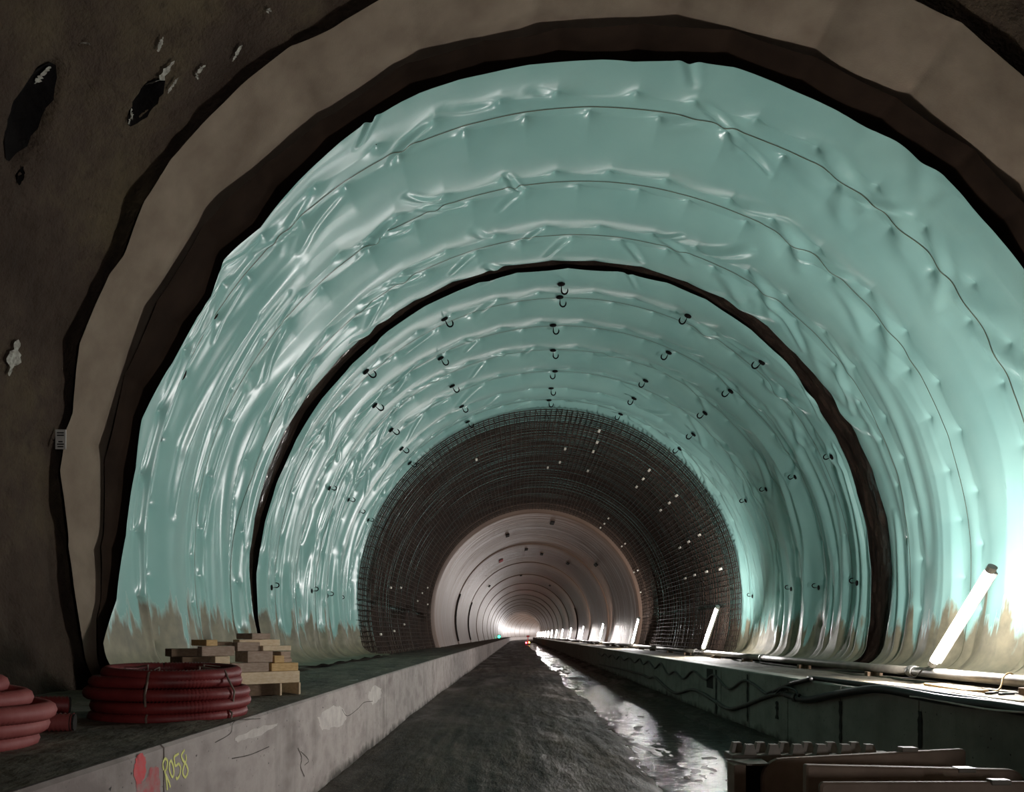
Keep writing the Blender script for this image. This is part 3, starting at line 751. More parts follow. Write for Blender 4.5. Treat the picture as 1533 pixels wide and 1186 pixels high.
# ------------------------------------------------------------------ finished lining, ring after ring
lining = empty('wall_lining', (0, 0, 0), 'finished pale concrete lining ring after ring into the distance', kind='structure')
RL = 4.85
ya = 36.3; k = 0
while ya < 345:
    L = 12.5; yb = ya + L
    phm = math.acos((0.95 - ZC) / RL)
    phs = np.linspace(-phm, phm, 80)
    st = [(0.0, 0.62), (0.0, 0.05), (0.10, 0.010), (0.22, 0.0)] + [(q, 0.0) for q in np.linspace(1.2, L - 1.2, 8)] + [(L - 0.16, 0.0), (L - 0.06, 0.012), (L, 0.05), (L, 0.62)]
    dr = random.uniform(-0.018, 0.018)
    rows_ = []
    for q, off in st:
        y = ya + q; c = CX + P1(y); rr_ = RL + dr + off + 0.055 * q / L
        rows_.append(np.stack([c + rr_ * np.sin(phs), np.full_like(phs, y), ZC + rr_ * np.cos(phs)], -1))
    V = np.stack(rows_, 1)
    mesh_np('lining_ring', V, grid_faces(80, len(st)), M['lining'], lining)
    # dark hose or cable that climbs a few of the joints
    if k in (1, 2, 3):
        for sg in ((-1,) if k != 3 else (1,)):
            y = ya + 0.0; c = CX + P1(y)
            mb = MB(); mb.tube([(c + sg * (RL - 0.02) * math.sin(a), y, ZC + (RL - 0.02) * math.cos(a)) for a in np.linspace(1.22, 1.85, 9)], 0.05, 6)
            mb.build('joint_hose', M['cable_black'], lining, True)
    ya = yb; k += 1
# little fixings and a laser spot laid on the lining as red colour
for (px, py) in [(827, 783), (760, 802), (788, 823), (811, 830), (850, 844), (780, 862), (823, 877), (733, 878), (768, 923), (892, 846)]:
    s, yy = back(px, py, RL - 0.03); p = s / (RL - 0.03); c = CX + P1(yy)
    mb = MB().box(-0.10, 0.10, -0.5, 0.5, -0.03, 0.03, 0.01)
    o = mb.build('lining_socket', M['void'], lining); o.location = (c + (RL - 0.03) * math.sin(p), yy, ZC + (RL - 0.03) * math.cos(p)); o.rotation_euler = (0, p, 0)
s, yy = back(750, 840, RL - 0.025); p = s / RL; c = CX + P1(yy)
o = MB().box(-0.16, 0.16, -0.8, 0.8, -0.01, 0.01, 0.004).build('red_laser_spot', M['spray_and_laser_red'], lining); o['label'] = 'red laser spot on the lining vault, coloured in as a thin patch'  # the laser's light is put in as a thin red patch
o.location = (c + (RL - 0.03) * math.sin(p), yy, ZC + (RL - 0.03) * math.cos(p)); o.rotation_euler = (0, p, 0)

# ------------------------------------------------------------------ tube lamps along the pipe side
def lamp(y, x, label, zb=1.22, lean=1.0, rise=1.12, out=0.16, rad=0.052, arc=3.0):
    c = P1(y)
    B = Vector((x + c, y, zb)); T = Vector((x + c + out, y - lean, zb + rise))
    root = empty('tube_lamp', (B.x, B.y, 1.0), label, 'lamp', 'tube lamps leaning along the pipe')
    ax = (T - B).normalized()
    def part(mb, n, m, sm=True): return mb.build(n, m, root, sm, origin=None)
    O = Vector((B.x, B.y, 1.0)); b = B - O; t = T - O
    wv = ax.cross(Vector((0, 1, 0))).normalized()                      # sideways from the tube axis
    if wv.x > 0: wv = -wv                                              # toward the roadway
    sv = ax.cross(wv).normalized()
    p0, p1 = b + ax * 0.05, t - ax * 0.05
    hwid = math.sin(arc / 2) * 0.98 if arc > 3.2 else 1.25
    mb = MB(); n = 12; vs = []
    for e in (p0, p1):
        for i in range(n + 1):
            g = -arc / 2 + arc * i / n
            vs.append(e + (wv * math.cos(g) + sv * math.sin(g)) * rad)
    mb.add(vs, [(i, i + 1, n + 2 + i, n + 1 + i) for i in range(n)])
    part(mb, 'diffuser', M['glow_weak'] if 40 < y < 195 else M['glow'])
    mb = MB().frame_box(p0 + wv * (rad * math.cos(arc / 2)) - sv * rad * hwid, p1 - p0, sv * rad * hwid * 2, wv * -0.05, 0.006)
    hs = part(mb, 'housing', M['lamp_body'], False)
    for e0, e1 in ((b - ax * 0.01, b + ax * 0.06), (t - ax * 0.06, t + ax * 0.01)):
        MB().tube([e0, e1], rad * 1.04, 12).build('end_cap', M['tag'], hs)
    fb = part(MB().tube([b, b + Vector((0.0, 0.015, -0.02)), Vector((0.0, 0.02, 0.187))], 0.014, 6), 'foot_bracket', M['steel'])
    MB().tube([b + Vector((0, 0, -0.02)), b + Vector((-0.09, 0.05, -0.06)), b + Vector((-0.10, 0.2, -0.17)), b + Vector((-0.12, 0.5, -0.20))], 0.009, 6).build('lead', M['cable_black'], fb, True)
    return root
lamp(9.55, 5.28, 'brightest nearest tube lamp leaning beside the pale green membrane', out=0.11, arc=4.3, zb=1.235)
lamp(21.0, 5.24, 'second tube lamp, leaning before the dark rebar cage', out=0.12, arc=3.4)
lamp(34.0, 5.24, 'third tube lamp, at the end of the rebar cage', out=0.12)
names = ['fourth', 'fifth', 'sixth', 'seventh', 'eighth', 'ninth', 'tenth', 'eleventh', 'twelfth', 'thirteenth', 'fourteenth', 'fifteenth', 'sixteenth', 'seventeenth', 'eighteenth', 'nineteenth',
         'twentieth', 'twenty-first', 'twenty-second', 'twenty-third', 'twenty-fourth']
lamp(-5.5, 5.3, 'added unseen tube lamp behind the viewer, filling the foreground', out=0.14, arc=4.1)  # unseen lamp added behind the camera to light the foreground
for i, y in enumerate(np.arange(47.5, 190, 14.0)):
    lamp(float(y), 5.22, f'{names[i]} tube lamp in the row along the concrete lining', out=0.12)
for y in np.arange(199, 332, 6.0):  # extra lamps, packed closer than the row, added to brighten the bend
    lamp(float(y), 5.22, 'tube lamp added around the far bend to brighten its white glare', out=0.12)

# ------------------------------------------------------------------ pipe on the right ledge
pipe = empty('steel_pipe', (0, 0, 0), 'long dusty pipe on low supports along the ledge below the lamps', 'pipe')
PXr, PZr, PR = 5.30, 1.125, 0.062
q = 4.0; yp = [4.0 + 6.05 * i for i in range(0, 45)]
src_c = None
for a, b in zip(yp[:-1], yp[1:]):
    pts = [(PXr + P1(v), v, PZr) for v in np.linspace(a, b, 5)]
    MB().tube(pts, PR, 14).build('pipe_section', M['pipe'], pipe, True)
    mb = MB(); mb.tube([(PXr + P1(b), b - 0.06, PZr), (PXr + P1(b), b - 0.02, PZr), (PXr + P1(b), b + 0.02, PZr), (PXr + P1(b), b + 0.06, PZr)], [PR * 1.22, PR * 1.34, PR * 1.34, PR * 1.22], 14)
    mb.build('pipe_coupling', M['steel'], pipe, False)
    for f in (0.18, 0.62):
        v = a + (b - a) * f
        MB().box(PXr + P1(v) - 0.11, PXr + P1(v) + 0.11, v - 0.05, v + 0.05, 0.985, PZr - PR + 0.006, 0.006).build('pipe_support', M['wood_brown'], pipe)
tag(MB().tube(smooth_path([(5.38, 8.05, 1.15), (5.30, 8.05, 1.20), (5.22, 8.03, 1.16), (5.05, 7.9, 1.02), (4.6, 7.85, 1.01), (4.45, 7.9, 1.012)], 6), 0.008, 6).build('tie_wire', M['wood_yellow'], None, True),
    'thin pale wire slung over the pipe near the brightest lamp', 'wire')

# boards on the right ledge
def board(name, label, x0, x1, y0, y1, z0, th, rot, mat, cat='board'):
    o = MB().box(-(x1 - x0) / 2, (x1 - x0) / 2, -(y1 - y0) / 2, (y1 - y0) / 2, 0, th, 0.004).build(name, mat)
    o.location = ((x0 + x1) / 2, (y0 + y1) / 2, z0); o.rotation_euler = (0, 0, rot)
    return tag(o, label, cat)
board('plank', 'pale plank lying on the ledge below the nearest lamp', 4.36, 4.62, 6.55, 9.3, 1.01, 0.03, 0.02, M['wood_pale'])
board('plank', 'yellowish short board between the pipe and the pale plank', 4.78, 5.0, 7.8, 8.9, 1.012, 0.03, -0.15, M['wood_yellow'])
for i, (x, y, r) in enumerate([(4.72, 7.28, 0.5), (4.78, 7.16, 0.35)]):
    o = MB().box(-0.09, 0.09, -0.018, 0.018, 0, 0.02, 0.003).build('steel_clip', M['cable_black']); o.location = (x - 0.1, y, 1.042); o.rotation_euler = (0, 0, r)
    tag(o, ['small black clip on the pale plank, farther of two', 'small black clip on the pale plank, nearer of two'][i], 'clip', 'clips on the plank')

# ------------------------------------------------------------------ cables on the right kerb
def on_kerb(px, py, xk=Rk):
    y = 10.0
    for _ in range(20): y = F * (xk + P1(y)) / (px - VX)
    return (xk + P1(y), y, CH - (py - VY) * y / F)
def crop4(l): return [(780 + a * 0.2609, 880 + b * 0.2609) for a, b in l]
def crop3(l): return [(1033 + a * 0.32616, 880 + b * 0.32616) for a, b in l]
def cable(name, label, pix, r, mat, xk=Rk - 0.03, extra=None, n=8):
    pts = [on_kerb(px, py, xk) for px, py in pix]
    if extra: pts = extra(pts)
    root = MB().tube(smooth_path(pts, n), r, 8).build(name, mat, None, True)
    return tag(root, label, 'cable')
low = crop4([(450, 440), (520, 455), (590, 470), (650, 485), (700, 500), (735, 517), (770, 515), (830, 570), (890, 605), (970, 585), (1030, 600), (1110, 650), (1190, 695)]) + crop3([(250, 540), (330, 508), (400, 487), (440, 490)])
up_ = crop4([(440, 372), (462, 392), (480, 378), (500, 398), (522, 385), (545, 410), (565, 392), (590, 415), (620, 402), (650, 430), (680, 408), (700, 440), (732, 422), (765, 462), (802, 434), (840, 495), (880, 480), (930, 522), (985, 478), (1055, 526), (1108, 502), (1190, 580), (1285, 532), (1400, 605)]) + crop3([(360, 482), (400, 468)])
low_c = cable('drooping_cable', 'thick grey cable hanging in long waves low on the kerb face', low, 0.034, M['cable'])
cable('drooping_cable', 'thinner grey cable pinned in short scallops high on the kerb face', up_, 0.022, M['cable'], Rk - 0.024)
main = crop3([(440, 490), (470, 500), (540, 515), (640, 495), (780, 472), (900, 468)])
main_pts = [on_kerb(px, py, Rk - 0.05) for px, py in main]
main_pts += [(3.93, 6.9, 1.02), (3.95, 6.0, 1.03), (3.94, 5.0, 1.0), (3.93, 3.8, 0.96), (3.92, 2.5, 0.95)]
mc = empty('bundled_cable', (0, 0, 0), 'thick dark cable bundle running along the kerb edge toward the viewer', 'cable')
MB().tube(smooth_path(main_pts, 8), 0.046, 10).build('cable_sheath', M['cable_black'], mc, True)
p0 = np.array(on_kerb(*crop3([(488, 505)])[0], Rk - 0.05)); dirv = np.array([0, 1.0, -0.1])
MB().tube([p0 - dirv * 0.05, p0 + dirv * 0.05], 0.062, 12).build('collar', M['cable'], mc)
p1 = np.array(on_kerb(*crop3([(452, 494)])[0], Rk - 0.05))
br = [on_kerb(px, py, Rk - 0.04) for px, py in crop3([(385, 478), (430, 455), (470, 440), (550, 421)])] + [(4.08, 10.2, 1.03), (4.15, 9.0, 1.03), (4.16, 7.6, 1.03), (4.14, 6.2, 1.03), (4.12, 4.5, 1.03), (4.1, 2.5, 1.03)]
tag(MB().tube(smooth_path(br, 8), 0.030, 8).build('branch_cable', M['cable_black'], None, True), 'dark cable rising over the kerb edge and lying on the ledge', 'cable')
br2 = [on_kerb(px, py, Rk - 0.09) for px, py in crop3([(395, 484), (430, 458), (480, 470), (500, 498)])]
tag(MB().tube(smooth_path(br2, 8), 0.016, 8).build('jumper_cable', M['cable_black'], None, True), 'short black loop of cable at the collar of the bundle', 'cable')
wh = [on_kerb(px, py, Rk - 0.10) for px, py in crop3([(1010, 499), (1070, 505), (1130, 516), (1350, 556), (1533, 573)])]
tag(MB().tube(smooth_path(wh, 6), 0.009, 6).build('thin_cable', M['cable_white'], None, True), 'thin white cable below the dark bundle on the kerb', 'cable')
# recesses, broken joints
mb = MB(); y0 = F * Rk / (780 + 1055 * .2609 - VX)
mb.box(Rk + P1(y0) - 0.004, Rk + P1(y0) + 0.05, y0 - 0.22, y0 + 0.25, 0.55, 0.93).build('box_recess', M['void'], kerb_r)
for (px, y0, y1, w_) in [(1258, 1050, 1112, 5), (1377, 1065, 1120, 7), (1163, 1050, 1076, 5), (1119, 1010, 1080, 3), (1072, 1003, 1068, 3)]:
    a = on_kerb(px, y0, Rk - 0.008); b = on_kerb(px - 2, y1, Rk - 0.008); hw = w_ * a[1] / F / 2 * a[1] / Rk * 0.7
    mb = MB(); n = 8; vs = []
    for i in range(n + 1):
        t = i / n; k_ = hw * (0.5 + random.random()); z = a[2] + (b[2] - a[2]) * t
        vs += [(Rk + P1(a[1]) - 0.010, a[1] - k_, z), (Rk + P1(a[1]) - 0.010, a[1] + k_, z)]
    mb.add(vs, [(2 * i, 2 * i + 1, 2 * i + 3, 2 * i + 2) for i in range(n)]).build('open_joint', M['void'], kerb_r)

# ------------------------------------------------------------------ paint, scars on the left kerb
JLP = [P1(j) for j in jl]
def on_left(px, py, off=0.004):
    y = 5.0
    q = lambda v: float(np.interp(v, jl, JLP))
    for _ in range(20): y = F * (Lk + q(y) + off) / (px - VX)
    return (Lk + q(y) + off, y, CH - (py - VY) * y / F)
def crop_p(l): return [(180 + a / 10.95, 1080 + b / 10.95) for a, b in l]
def stroke(pix, wd, off=0.0025):
    p = [np.array(on_left(px, py, off)) for px, py in smooth_path([(a, b, 0) for a, b in pix], 6) for px, py in [(px, py)]] if False else [np.array(on_left(q[0], q[1], off)) for q in smooth_path([(a, b, 0) for a, b in pix], 6)]
    vs = []
    for i in range(len(p)):
        t = p[min(i + 1, len(p) - 1)] - p[max(i - 1, 0)]; n = np.array([0, -t[2], t[1]]); n /= np.linalg.norm(n) + 1e-9
        k_ = wd * (0.85 + 0.3 * random.random())
        vs += [p[i] - n * k_, p[i] + n * k_]
    return vs, [(2 * i, 2 * i + 1, 2 * i + 3, 2 * i + 2) for i in range(len(p) - 1)]
LET = {'R': [[(712, 800), (700, 700), (735, 615), (775, 660), (760, 770), (735, 830), (760, 900), (800, 1000), (822, 1085)], [(728, 800), (750, 900), (765, 1020), (772, 1130)]],
       '0': [[(830, 635), (808, 700), (812, 820), (855, 915), (880, 850), (868, 730), (830, 635)]],
       '5': [[(960, 530), (885, 585), (888, 640), (905, 730), (960, 700), (990, 770), (975, 880), (935, 945), (912, 915)]],
       '8': [[(1055, 470), (1005, 560), (1030, 640), (1085, 720), (1110, 820), (1070, 920), (1025, 850), (1045, 730), (1080, 640), (1075, 545)]]}
mark = empty('kerb_lettering', tuple(on_left(262, 1145)), 'yellow sprayed characters R058 beside the kerb joint', 'lettering')
for ch, st in LET.items():
    mb = MB()
    for s_ in st: mb.add(*stroke(crop_p(s_), 0.0075))
    o = mb.build('character', M['spray_yellow']); keep(o, mark)
def blotch(name, pix, mat, parent, label, off):
    c = np.mean(np.array(pix), 0); vs = [on_left(c[0], c[1], off)]; pts = smooth_path([(a, b, 0) for a, b in pix] + [(pix[0][0], pix[0][1], 0)], 5)
    for q in pts: vs.append(on_left(q[0] + random.uniform(-1.3, 1.3), q[1] + random.uniform(-2.0, 2.0), off))
    o = MB().add(vs, [(0, i, i + 1) for i in range(1, len(vs) - 1)]).build(name, mat, parent); o['label'] = label
    return o
blotch('spray_patch', [(206, 1131), (214, 1128), (218, 1142), (217, 1160), (211, 1174), (204, 1172), (200, 1160), (201, 1145)], M['spray_and_laser_red'], kerb_l, 'bright red spray blotch', 0.0022)
blotch('spray_patch', [(204, 1160), (216, 1168), (222, 1158), (226, 1150), (237, 1149), (239, 1170), (240, 1190), (240, 1240), (205, 1240), (204, 1190)], M['spray_pink'], kerb_l, 'thin pinkish red spray patch', 0.0012)
blotch('skim_patch', [(352, 1106), (380, 1092), (412, 1083), (410, 1090), (385, 1102), (356, 1112)], M['scar'], kerb_l, 'pale skimmed patch', 0.002)
blotch('skim_patch', [(476, 1075), (490, 1062), (505, 1056), (514, 1062), (518, 1078), (500, 1090), (482, 1092)], M['scar'], kerb_l, 'rounded pale skimmed patch', 0.002)
blotch('skim_patch', [(552, 1036), (560, 1028), (570, 1030), (570, 1044), (560, 1054), (553, 1050)], M['scar'], kerb_l, 'small rounded pale patch', 0.002)
for pts, wd in [([(347, 1136), (375, 1130), (403, 1118)], 0.006), ([(446, 1120), (452, 1135), (450, 1148), (456, 1163)], 0.012), ([(450, 1125), (462, 1138), (456, 1146)], 0.007), ([(512, 1062), (520, 1072), (535, 1062), (545, 1052), (558, 1050)], 0.008), ([(322, 1112), (345, 1098), (352, 1080), (390, 1076)], 0.005)]:
    MB().add(*stroke(pts, wd * 0.6)).build('crack', M['crack'], kerb_l)

# ------------------------------------------------------------------ red hose coils on the left ledge
def corr_tube(name, pts, r, mat, parent, pitch=0.024, n=10, amp=0.085):
    p = np.array(pts); L = np.concatenate([[0], np.cumsum(np.linalg.norm(np.diff(p, axis=0), axis=1))])
    m = int(L[-1] / (pitch / 2)); q = np.linspace(0, L[-1], m)
    P = np.stack([np.interp(q, L, p[:, i]) for i in range(3)], -1)
    V, Fq = tube_arrays(P, r * (1 + amp * np.where(np.arange(m) % 2 == 0, 1, -1)), n)
    o = mesh_np(name, V, Fq, mat, parent); return o
def coil(label, loc, loops, r, mat, ties, seed, end=True):
    root = empty('hose_coil', loc, label, 'hose', 'red hose coils on the ledge')
    rr = random.Random(seed); pts = []
    for i, (R, z, dx, dy, tilt) in enumerate(loops):
        n = 72; ph0 = rr.uniform(0, 6.28)
        for k in range(n):
            a = 2 * PI * k / n
            t = k / n; nx = loops[i + 1] if i + 1 < len(loops) else loops[i]
            bl = max(0, (t - 0.75) / 0.25); bl = bl * bl * (3 - 2 * bl)
            RR_ = R * (1 - bl) + nx[0] * bl; zz = z * (1 - bl) + nx[1] * bl; ddx = dx * (1 - bl) + nx[2] * bl; ddy = dy * (1 - bl) + nx[3] * bl
            RR_ *= 1 + 0.015 * math.sin(2 * a + ph0)
            pts.append((ddx + RR_ * math.cos(a + 2.2), ddy + RR_ * math.sin(a + 2.2) * 0.97, zz + tilt * math.sin(a + ph0)))
    o = corr_tube('hose', pts, r, mat, root)
    if end:
        e = np.array(pts[-1]); t = e - np.array(pts[-2]); t /= np.linalg.norm(t)
        MB().tube([e - t * 0.01, e + t * 0.012], r * 0.92, 12).build('hose_mouth', M['void'], root)
    zt = max(l[1] for l in loops) + r; Ro = max(l[0] for l in loops) + r; Ri = min(l[0] for l in loops) - r
    for a in ties:
        ca, sa = math.cos(a), math.sin(a)
        prof = [(Ri, 0.06), (Ri, zt)] + [(l[0] + r + 0.006 + 0.004, l[1] + r * 0.3) for l in sorted([l for l in loops if l[0] > Ro - r - 0.12], key=lambda q: -q[1])] + [(Ro - 0.02, 0.01)]
        MB().tube([(R_ * ca, R_ * sa * 0.97, z_) for R_, z_ in prof], 0.008, 6).build('binding_tie', M['tie'], root)
    return root
r = 0.043
loopsA = [(0.40, .045, 0, 0, .004), (0.50, .045, 0, 0, .004), (0.51, .126, 0.02, 0, .007), (0.41, .126, 0, 0, .004), (0.31, .126, 0, 0, .004), (0.40, .205, 0.01, 0, .007), (0.52, .203, -0.01, 0, .008), (0.47, .280, -0.02, 0, .010), (0.36, .285, 0.0, 0, .008), (0.44, .345, 0.02, 0, .014)]
coil('full coil of dark red corrugated hose before the timber stack', (-2.46, 5.66, 0.985), loopsA, r, M['hose'], (-0.35, -1.45, 0.9, 2.6), 3)
loopsB = [(0.38, .05, 0, 0, .004), (0.46, .05, -0.02, 0, .004), (0.49, .132, 0.0, 0, .006), (0.40, .132, 0.0, 0, .004), (0.40, .212, 0.0, 0, .006), (0.50, .210, 0.03, 0, .008), (0.42, .285, 0.0, 0, .010), (0.34, .335, -0.05, 0.02, .012)]
coil('dusty red hose coil at the picture edge, nearest on the ledge', (-2.97, 3.96, 0.99), loopsB, 0.046, M['hose_dusty'], (-0.7, 1.2), 5, False)
def loose(label, pts, r, mat):
    root = empty('hose_piece', tuple(pts[0]), label, 'hose', 'loose red hose ends')
    P = smooth_path(pts, 10)
    o = corr_tube('hose', [np.array(q) - np.array(pts[0]) for q in P], r, mat, root)
    e = np.array(P[-1]) - np.array(pts[0]); t = np.array(P[-1]) - np.array(P[-2]); t /= np.linalg.norm(t)
    MB().tube([e - t * 0.02, e + t * 0.01], r * 0.95, 10).build('hose_mouth', M['void'], root)
loose('upper loose red hose end lying between the two coils', [(-3.75, 4.75, 1.10), (-3.45, 4.95, 1.12), (-3.15, 5.12, 1.13), (-2.98, 5.25, 1.12)], 0.062, M['hose'])
loose('lower loose red hose end lying on the mud between the two coils', [(-3.40, 4.55, 1.05), (-3.10, 4.62, 1.075), (-2.86, 4.68, 1.07), (-2.66, 4.74, 1.062)], 0.055, M['hose_dusty'])

# ------------------------------------------------------------------ timber stack
U = Vector((0.73, 0.683, 0)).normalized(); N = Vector((U.y, -U.x, 0))
TO = Vector((-2.02, 7.62, 1.012))
def timber(label, a0, a1, b0, b1, z0, z1, mat, rot=0.0, name='timber'):
    """a: metres toward the coil from the near end, b: metres back from the front face"""
    ctr = TO - U * (a0 + a1) / 2 - N * (b0 + b1) / 2; ctr.z = TO.z + z0
    la, lb, lc = a1 - a0, b1 - b0, z1 - z0
    o = MB().frame_box((-la / 2, -lb / 2, 0), (la, 0, 0), (0, lb, 0), (0, 0, lc), 0.004).build(name, mat)
    o.location = ctr; o.rotation_euler = (0, 0, math.atan2(U.y, U.x) + rot)
    return tag(o, label, 'timber', 'timber offcuts stacked on the ledge')
W = M
timber('thin upright board under the stack, at its outer end', 0.0, 0.022, 0.0, 0.9, 0.0, 0.118, W['wood_pale'], name='bearer_board')
timber('thin upright board under the stack, second from its outer end', 0.20, 0.222, 0.0, 0.9, 0.0, 0.118, W['wood_pale'], name='bearer_board')
timber('dark bearer lying in shade under the long pale beam', 0.24, 1.20, 0.10, 0.20, 0.0, 0.118, W['wood_brown'], name='bearer')
timber('long pale beam along the bottom front of the stack', 0.01, 1.05, 0.0, 0.12, 0.12, 0.235, W['wood_pale'])
timber('second long beam behind the long pale beam', 0.02, 1.15, 0.35, 0.47, 0.12, 0.235, W['wood_grey'])
timber('third long beam at the back of the stack', 0.10, 1.20, 0.70, 0.82, 0.12, 0.235, W['wood_grey'])
timber('yellowish short beam on the outer end of the long pale beam', 0.02, 0.305, 0.01, 0.13, 0.237, 0.315, W['wood_yellow'])
timber('grey beam beside the yellowish one on the long pale beam', 0.33, 0.70, 0.01, 0.14, 0.237, 0.325, W['wood_grey'])
timber('square yellowish timber end facing outward on the yellowish beam', 0.165, 0.268, 0.02, 0.55, 0.318, 0.388, W['wood_yellow'])
timber('lower grey offcut at the outer end behind the square end', 0.03, 0.150, 0.12, 0.50, 0.318, 0.358, W['wood_grey'])
timber('upper grey offcut at the outer end behind the square end', 0.045, 0.150, 0.12, 0.50, 0.36, 0.425, W['wood_grey'])
timber('thick grey block in the middle of the stack', 0.285, 0.54, 0.02, 0.30, 0.327, 0.435, W['wood_grey'])
timber('bright narrow plank across the thick block', 0.10, 0.40, 0.0, 0.08, 0.437, 0.485, W['wood_pale'], 0.03)
timber('grey offcut resting on the inner end of the thick block', 0.415, 0.64, 0.02, 0.14, 0.437, 0.520, W['wood_grey'])
timber('long thin pale plank below the topmost timber', 0.14, 0.56, 0.16, 0.30, 0.437, 0.545, W['wood_pale'])
timber('topmost grey timber of the stack', 0.27, 0.46, 0.10, 0.45, 0.548, 0.605, W['wood_grey'])
timber('pale block with nail holes beside the hose coil', 0.72, 0.86, 0.0, 0.30, 0.237, 0.392, W['wood_pale'])
timber('brown block behind the pale block with nail holes', 0.88, 1.12, 0.10, 0.40, 0.237, 0.39, W['wood_brown'])
timber('grey timber lying on the inner pale block', 0.66, 0.97, 0.03, 0.13, 0.395, 0.485, W['wood_grey'])
timber('yellow timber end on top of the inner half of the stack', 0.82, 0.925, 0.04, 0.40, 0.488, 0.545, W['wood_yellow'])
timber('flat brown offcut behind the yellow timber end', 0.66, 0.81, 0.08, 0.26, 0.488, 0.525, W['wood_brown'])
timber('dark timber sticking out over the hose coil', 0.95, 1.20, 0.14, 0.30, 0.393, 0.465, W['wood_brown'])

# ------------------------------------------------------------------ slabs and studded beam lying across the roadway
def at(px, py, y): return ((px - VX) * y / F, y, CH - (py - VY) * y / F)
def slab(label, y, th, top, left_r, right_r):
    """long upright slab across the roadway: outline of its front face then thickness"""
    xl, zl = at(top[0], top[1], y)[0], at(top[0], top[1], y)[2]
    xr, zr = at(top[2], top[3], y)[0], at(top[2], top[3], y)[2]
    pl = []
    for a in np.linspace(0, PI / 2, 7): pl.append((xl + left_r - left_r * math.cos(a), zl - left_r + left_r * math.sin(a)))
    for a in np.linspace(PI / 2, 0, 7): pl.append((xr - right_r + right_r * math.cos(a), zr - right_r + right_r * math.sin(a)))
    pl = [(xl, 0.02)] + pl + [(xr, 0.02)]
    root = empty('barrier_slab', ((xl + xr) / 2, y, 0.0), label, 'slab', 'slabs stacked across the roadway')
    ox = (xl + xr) / 2
    e = 0.012
    inn = [(a + (e if a < ox else -e), b - (e if b > 0.1 else 0)) for a, b in pl]
    m = len(pl)
    vs = [(a - ox, 0.0, b) for a, b in inn] + [(a - ox, e, b) for a, b in pl] + [(a - ox, th - e, b) for a, b in pl] + [(a - ox, th, b) for a, b in inn]
    fs = [tuple(range(m)), tuple(range(4 * m - 1, 3 * m - 1, -1))]
    for L in range(3):
        fs += [(L * m + (k + 1) % m, L * m + k, (L + 1) * m + k, (L + 1) * m + (k + 1) % m) for k in range(m)]
    MB().add(vs, [f[::-1] for f in fs]).build('body', M['barrier'], root)
    # small lifting notch on the top edge
    MB().box(0.28, 0.40, -0.006, th + 0.006, zr - 0.02, zr + 0.012, 0.004).build('lifting_lug', M['barrier_metal'], root)
    return root, ox
slab('rear brown slab with rounded upper corner across the roadway', 5.75, 0.07, (1142, 1136, 1447, 1122), 0.16, 0.03)
slab('middle brown slab across the roadway, reaching the picture edge', 5.15, 0.08, (1208, 1146, 1536, 1153), 0.012, 0.10)
slab('nearest brown slab, lowest in the picture', 4.62, 0.05, (1229, 1172, 1600, 1171), 0.03, 0.05)
yb = 6.05
x0, _, z0 = at(1097, 1131, yb); x1 = at(1345, 1131, yb)[0]
bm = empty('studded_beam', ((x0 + x1) / 2, yb, 0), 'grey beam with two rows of trapezoid studs behind the slabs', 'beam')
ox = (x0 + x1) / 2
tp = MB().box(x0 - ox, x1 - ox, 0.0, 0.24, z0 - 0.055, z0, 0.006).build('top_plate', M['barrier_metal'], bm)
MB().box(x0 - ox + 0.02, x1 - ox, 0.05, 0.22, 0.0, z0 - 0.05, 0.006).build('web', M['barrier'], bm)
src = None
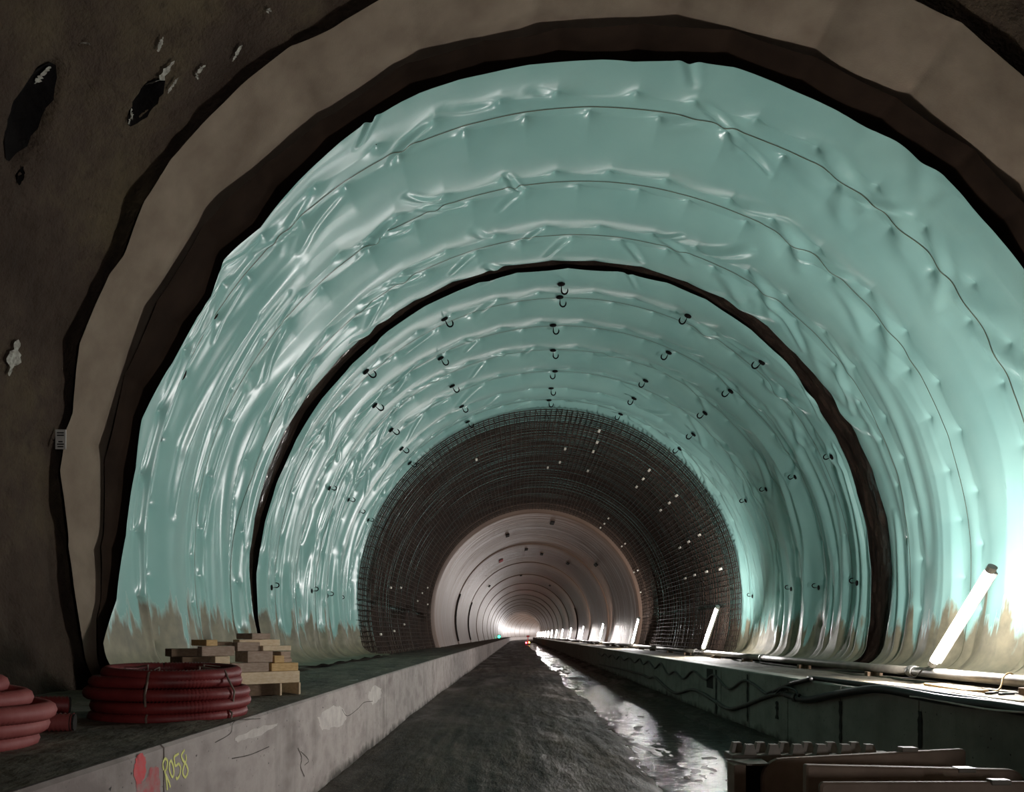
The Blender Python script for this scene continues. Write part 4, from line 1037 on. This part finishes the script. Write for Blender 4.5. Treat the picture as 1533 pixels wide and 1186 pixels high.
for r_ in range(2):
    for i in range(6):
        xx = x0 + 0.085 + 0.19 * i + 0.06 * (1 - r_); yy = (0.055, 0.185)[r_]
        if src is None:
            w0, w1, h = 0.052, 0.030, 0.082
            vs = [(-w0, -w0 * .8, 0), (w0, -w0 * .8, 0), (w0, w0 * .8, 0), (-w0, w0 * .8, 0), (-w1, -w1, h), (w1, -w1, h), (w1, w1, h), (-w1, w1, h)]
            src = MB().add(vs, [(0, 3, 2, 1), (4, 5, 6, 7), (0, 1, 5, 4), (1, 2, 6, 5), (2, 3, 7, 6), (3, 0, 4, 7)]).build('stud', M['barrier_metal'], tp); o = src
        else:
            o = src.copy(); C.objects.link(o); o.parent = tp
        o.location = (xx - ox, yy, z0 - 0.002)
xa, _, za = at(1096, 1142, 5.8); xb = at(1152, 1142, 5.8)[0]
ps = empty('flanged_post', ((xa + xb) / 2, 5.8, 0), 'short square post with pale top flange under the studded beam', 'post')
oc = (xa + xb) / 2
MB().prism([(xa - oc, 0.18, za), (xb - oc, 0.18, za), (xb - oc - 0.02, -0.05, za), (xa - oc + 0.10, -0.05, za)][::-1], (0, 0, -0.014)).build('flange', M['barrier_metal'], ps)
MB().box(xa - oc + 0.01, xa - oc + 0.10, -0.02, 0.16, 0.0, za - 0.014, 0.006).build('shaft', M['barrier'], ps)
MB().box(xa - oc + 0.10, xb - oc, 0.06, 0.08, 0.0, za - 0.014).build('web', M['void'], ps)

# ------------------------------------------------------------------ far signals
y = 132.0
gx = (745 - VX) * y / F + 0.25
gr = empty('signal_lamp', (gx, y, 1.0), 'small round green signal lamp far along the pale kerb', 'lamp')
MB().box(-0.28, 0.28, 0.0, 0.16, 0.0, 0.66, 0.03).build('housing', M['cable_black'], gr)
MB().tube([(0, 0.01, 0.33), (0, -0.03, 0.33), (0, -0.06, 0.33)], [0.24, 0.24, 0.14], 16).build('lens', M['green_light'], gr)
y = 122.0
rx = (790 - VX) * y / F
rd = empty('warning_post', (rx, y, 0.04), 'tiny red lit warning post far down the roadway', 'post')
MB().box(-0.45, 0.45, -0.2, 0.2, 0.0, 0.22, 0.04).build('base', M['void'], rd)
MB().tube([(0, 0, 0.2), (0.05, 0, 1.5)], 0.05, 8).build('pole', M['spray_and_laser_red'], rd)
MB().box(-0.18, 0.28, -0.06, 0.06, 1.25, 1.5, 0.02).build('sign_head', M['spray_and_laser_red'], rd)
MB().tube([(-0.25, -0.22, 0.34), (-0.25, -0.30, 0.34)], 0.13, 12).build('red_lamp', M['red_light'], rd)
MB().tube([(0.22, -0.22, 0.40), (0.22, -0.30, 0.40)], 0.12, 12).build('amber_lamp', M['amber_light'], rd)
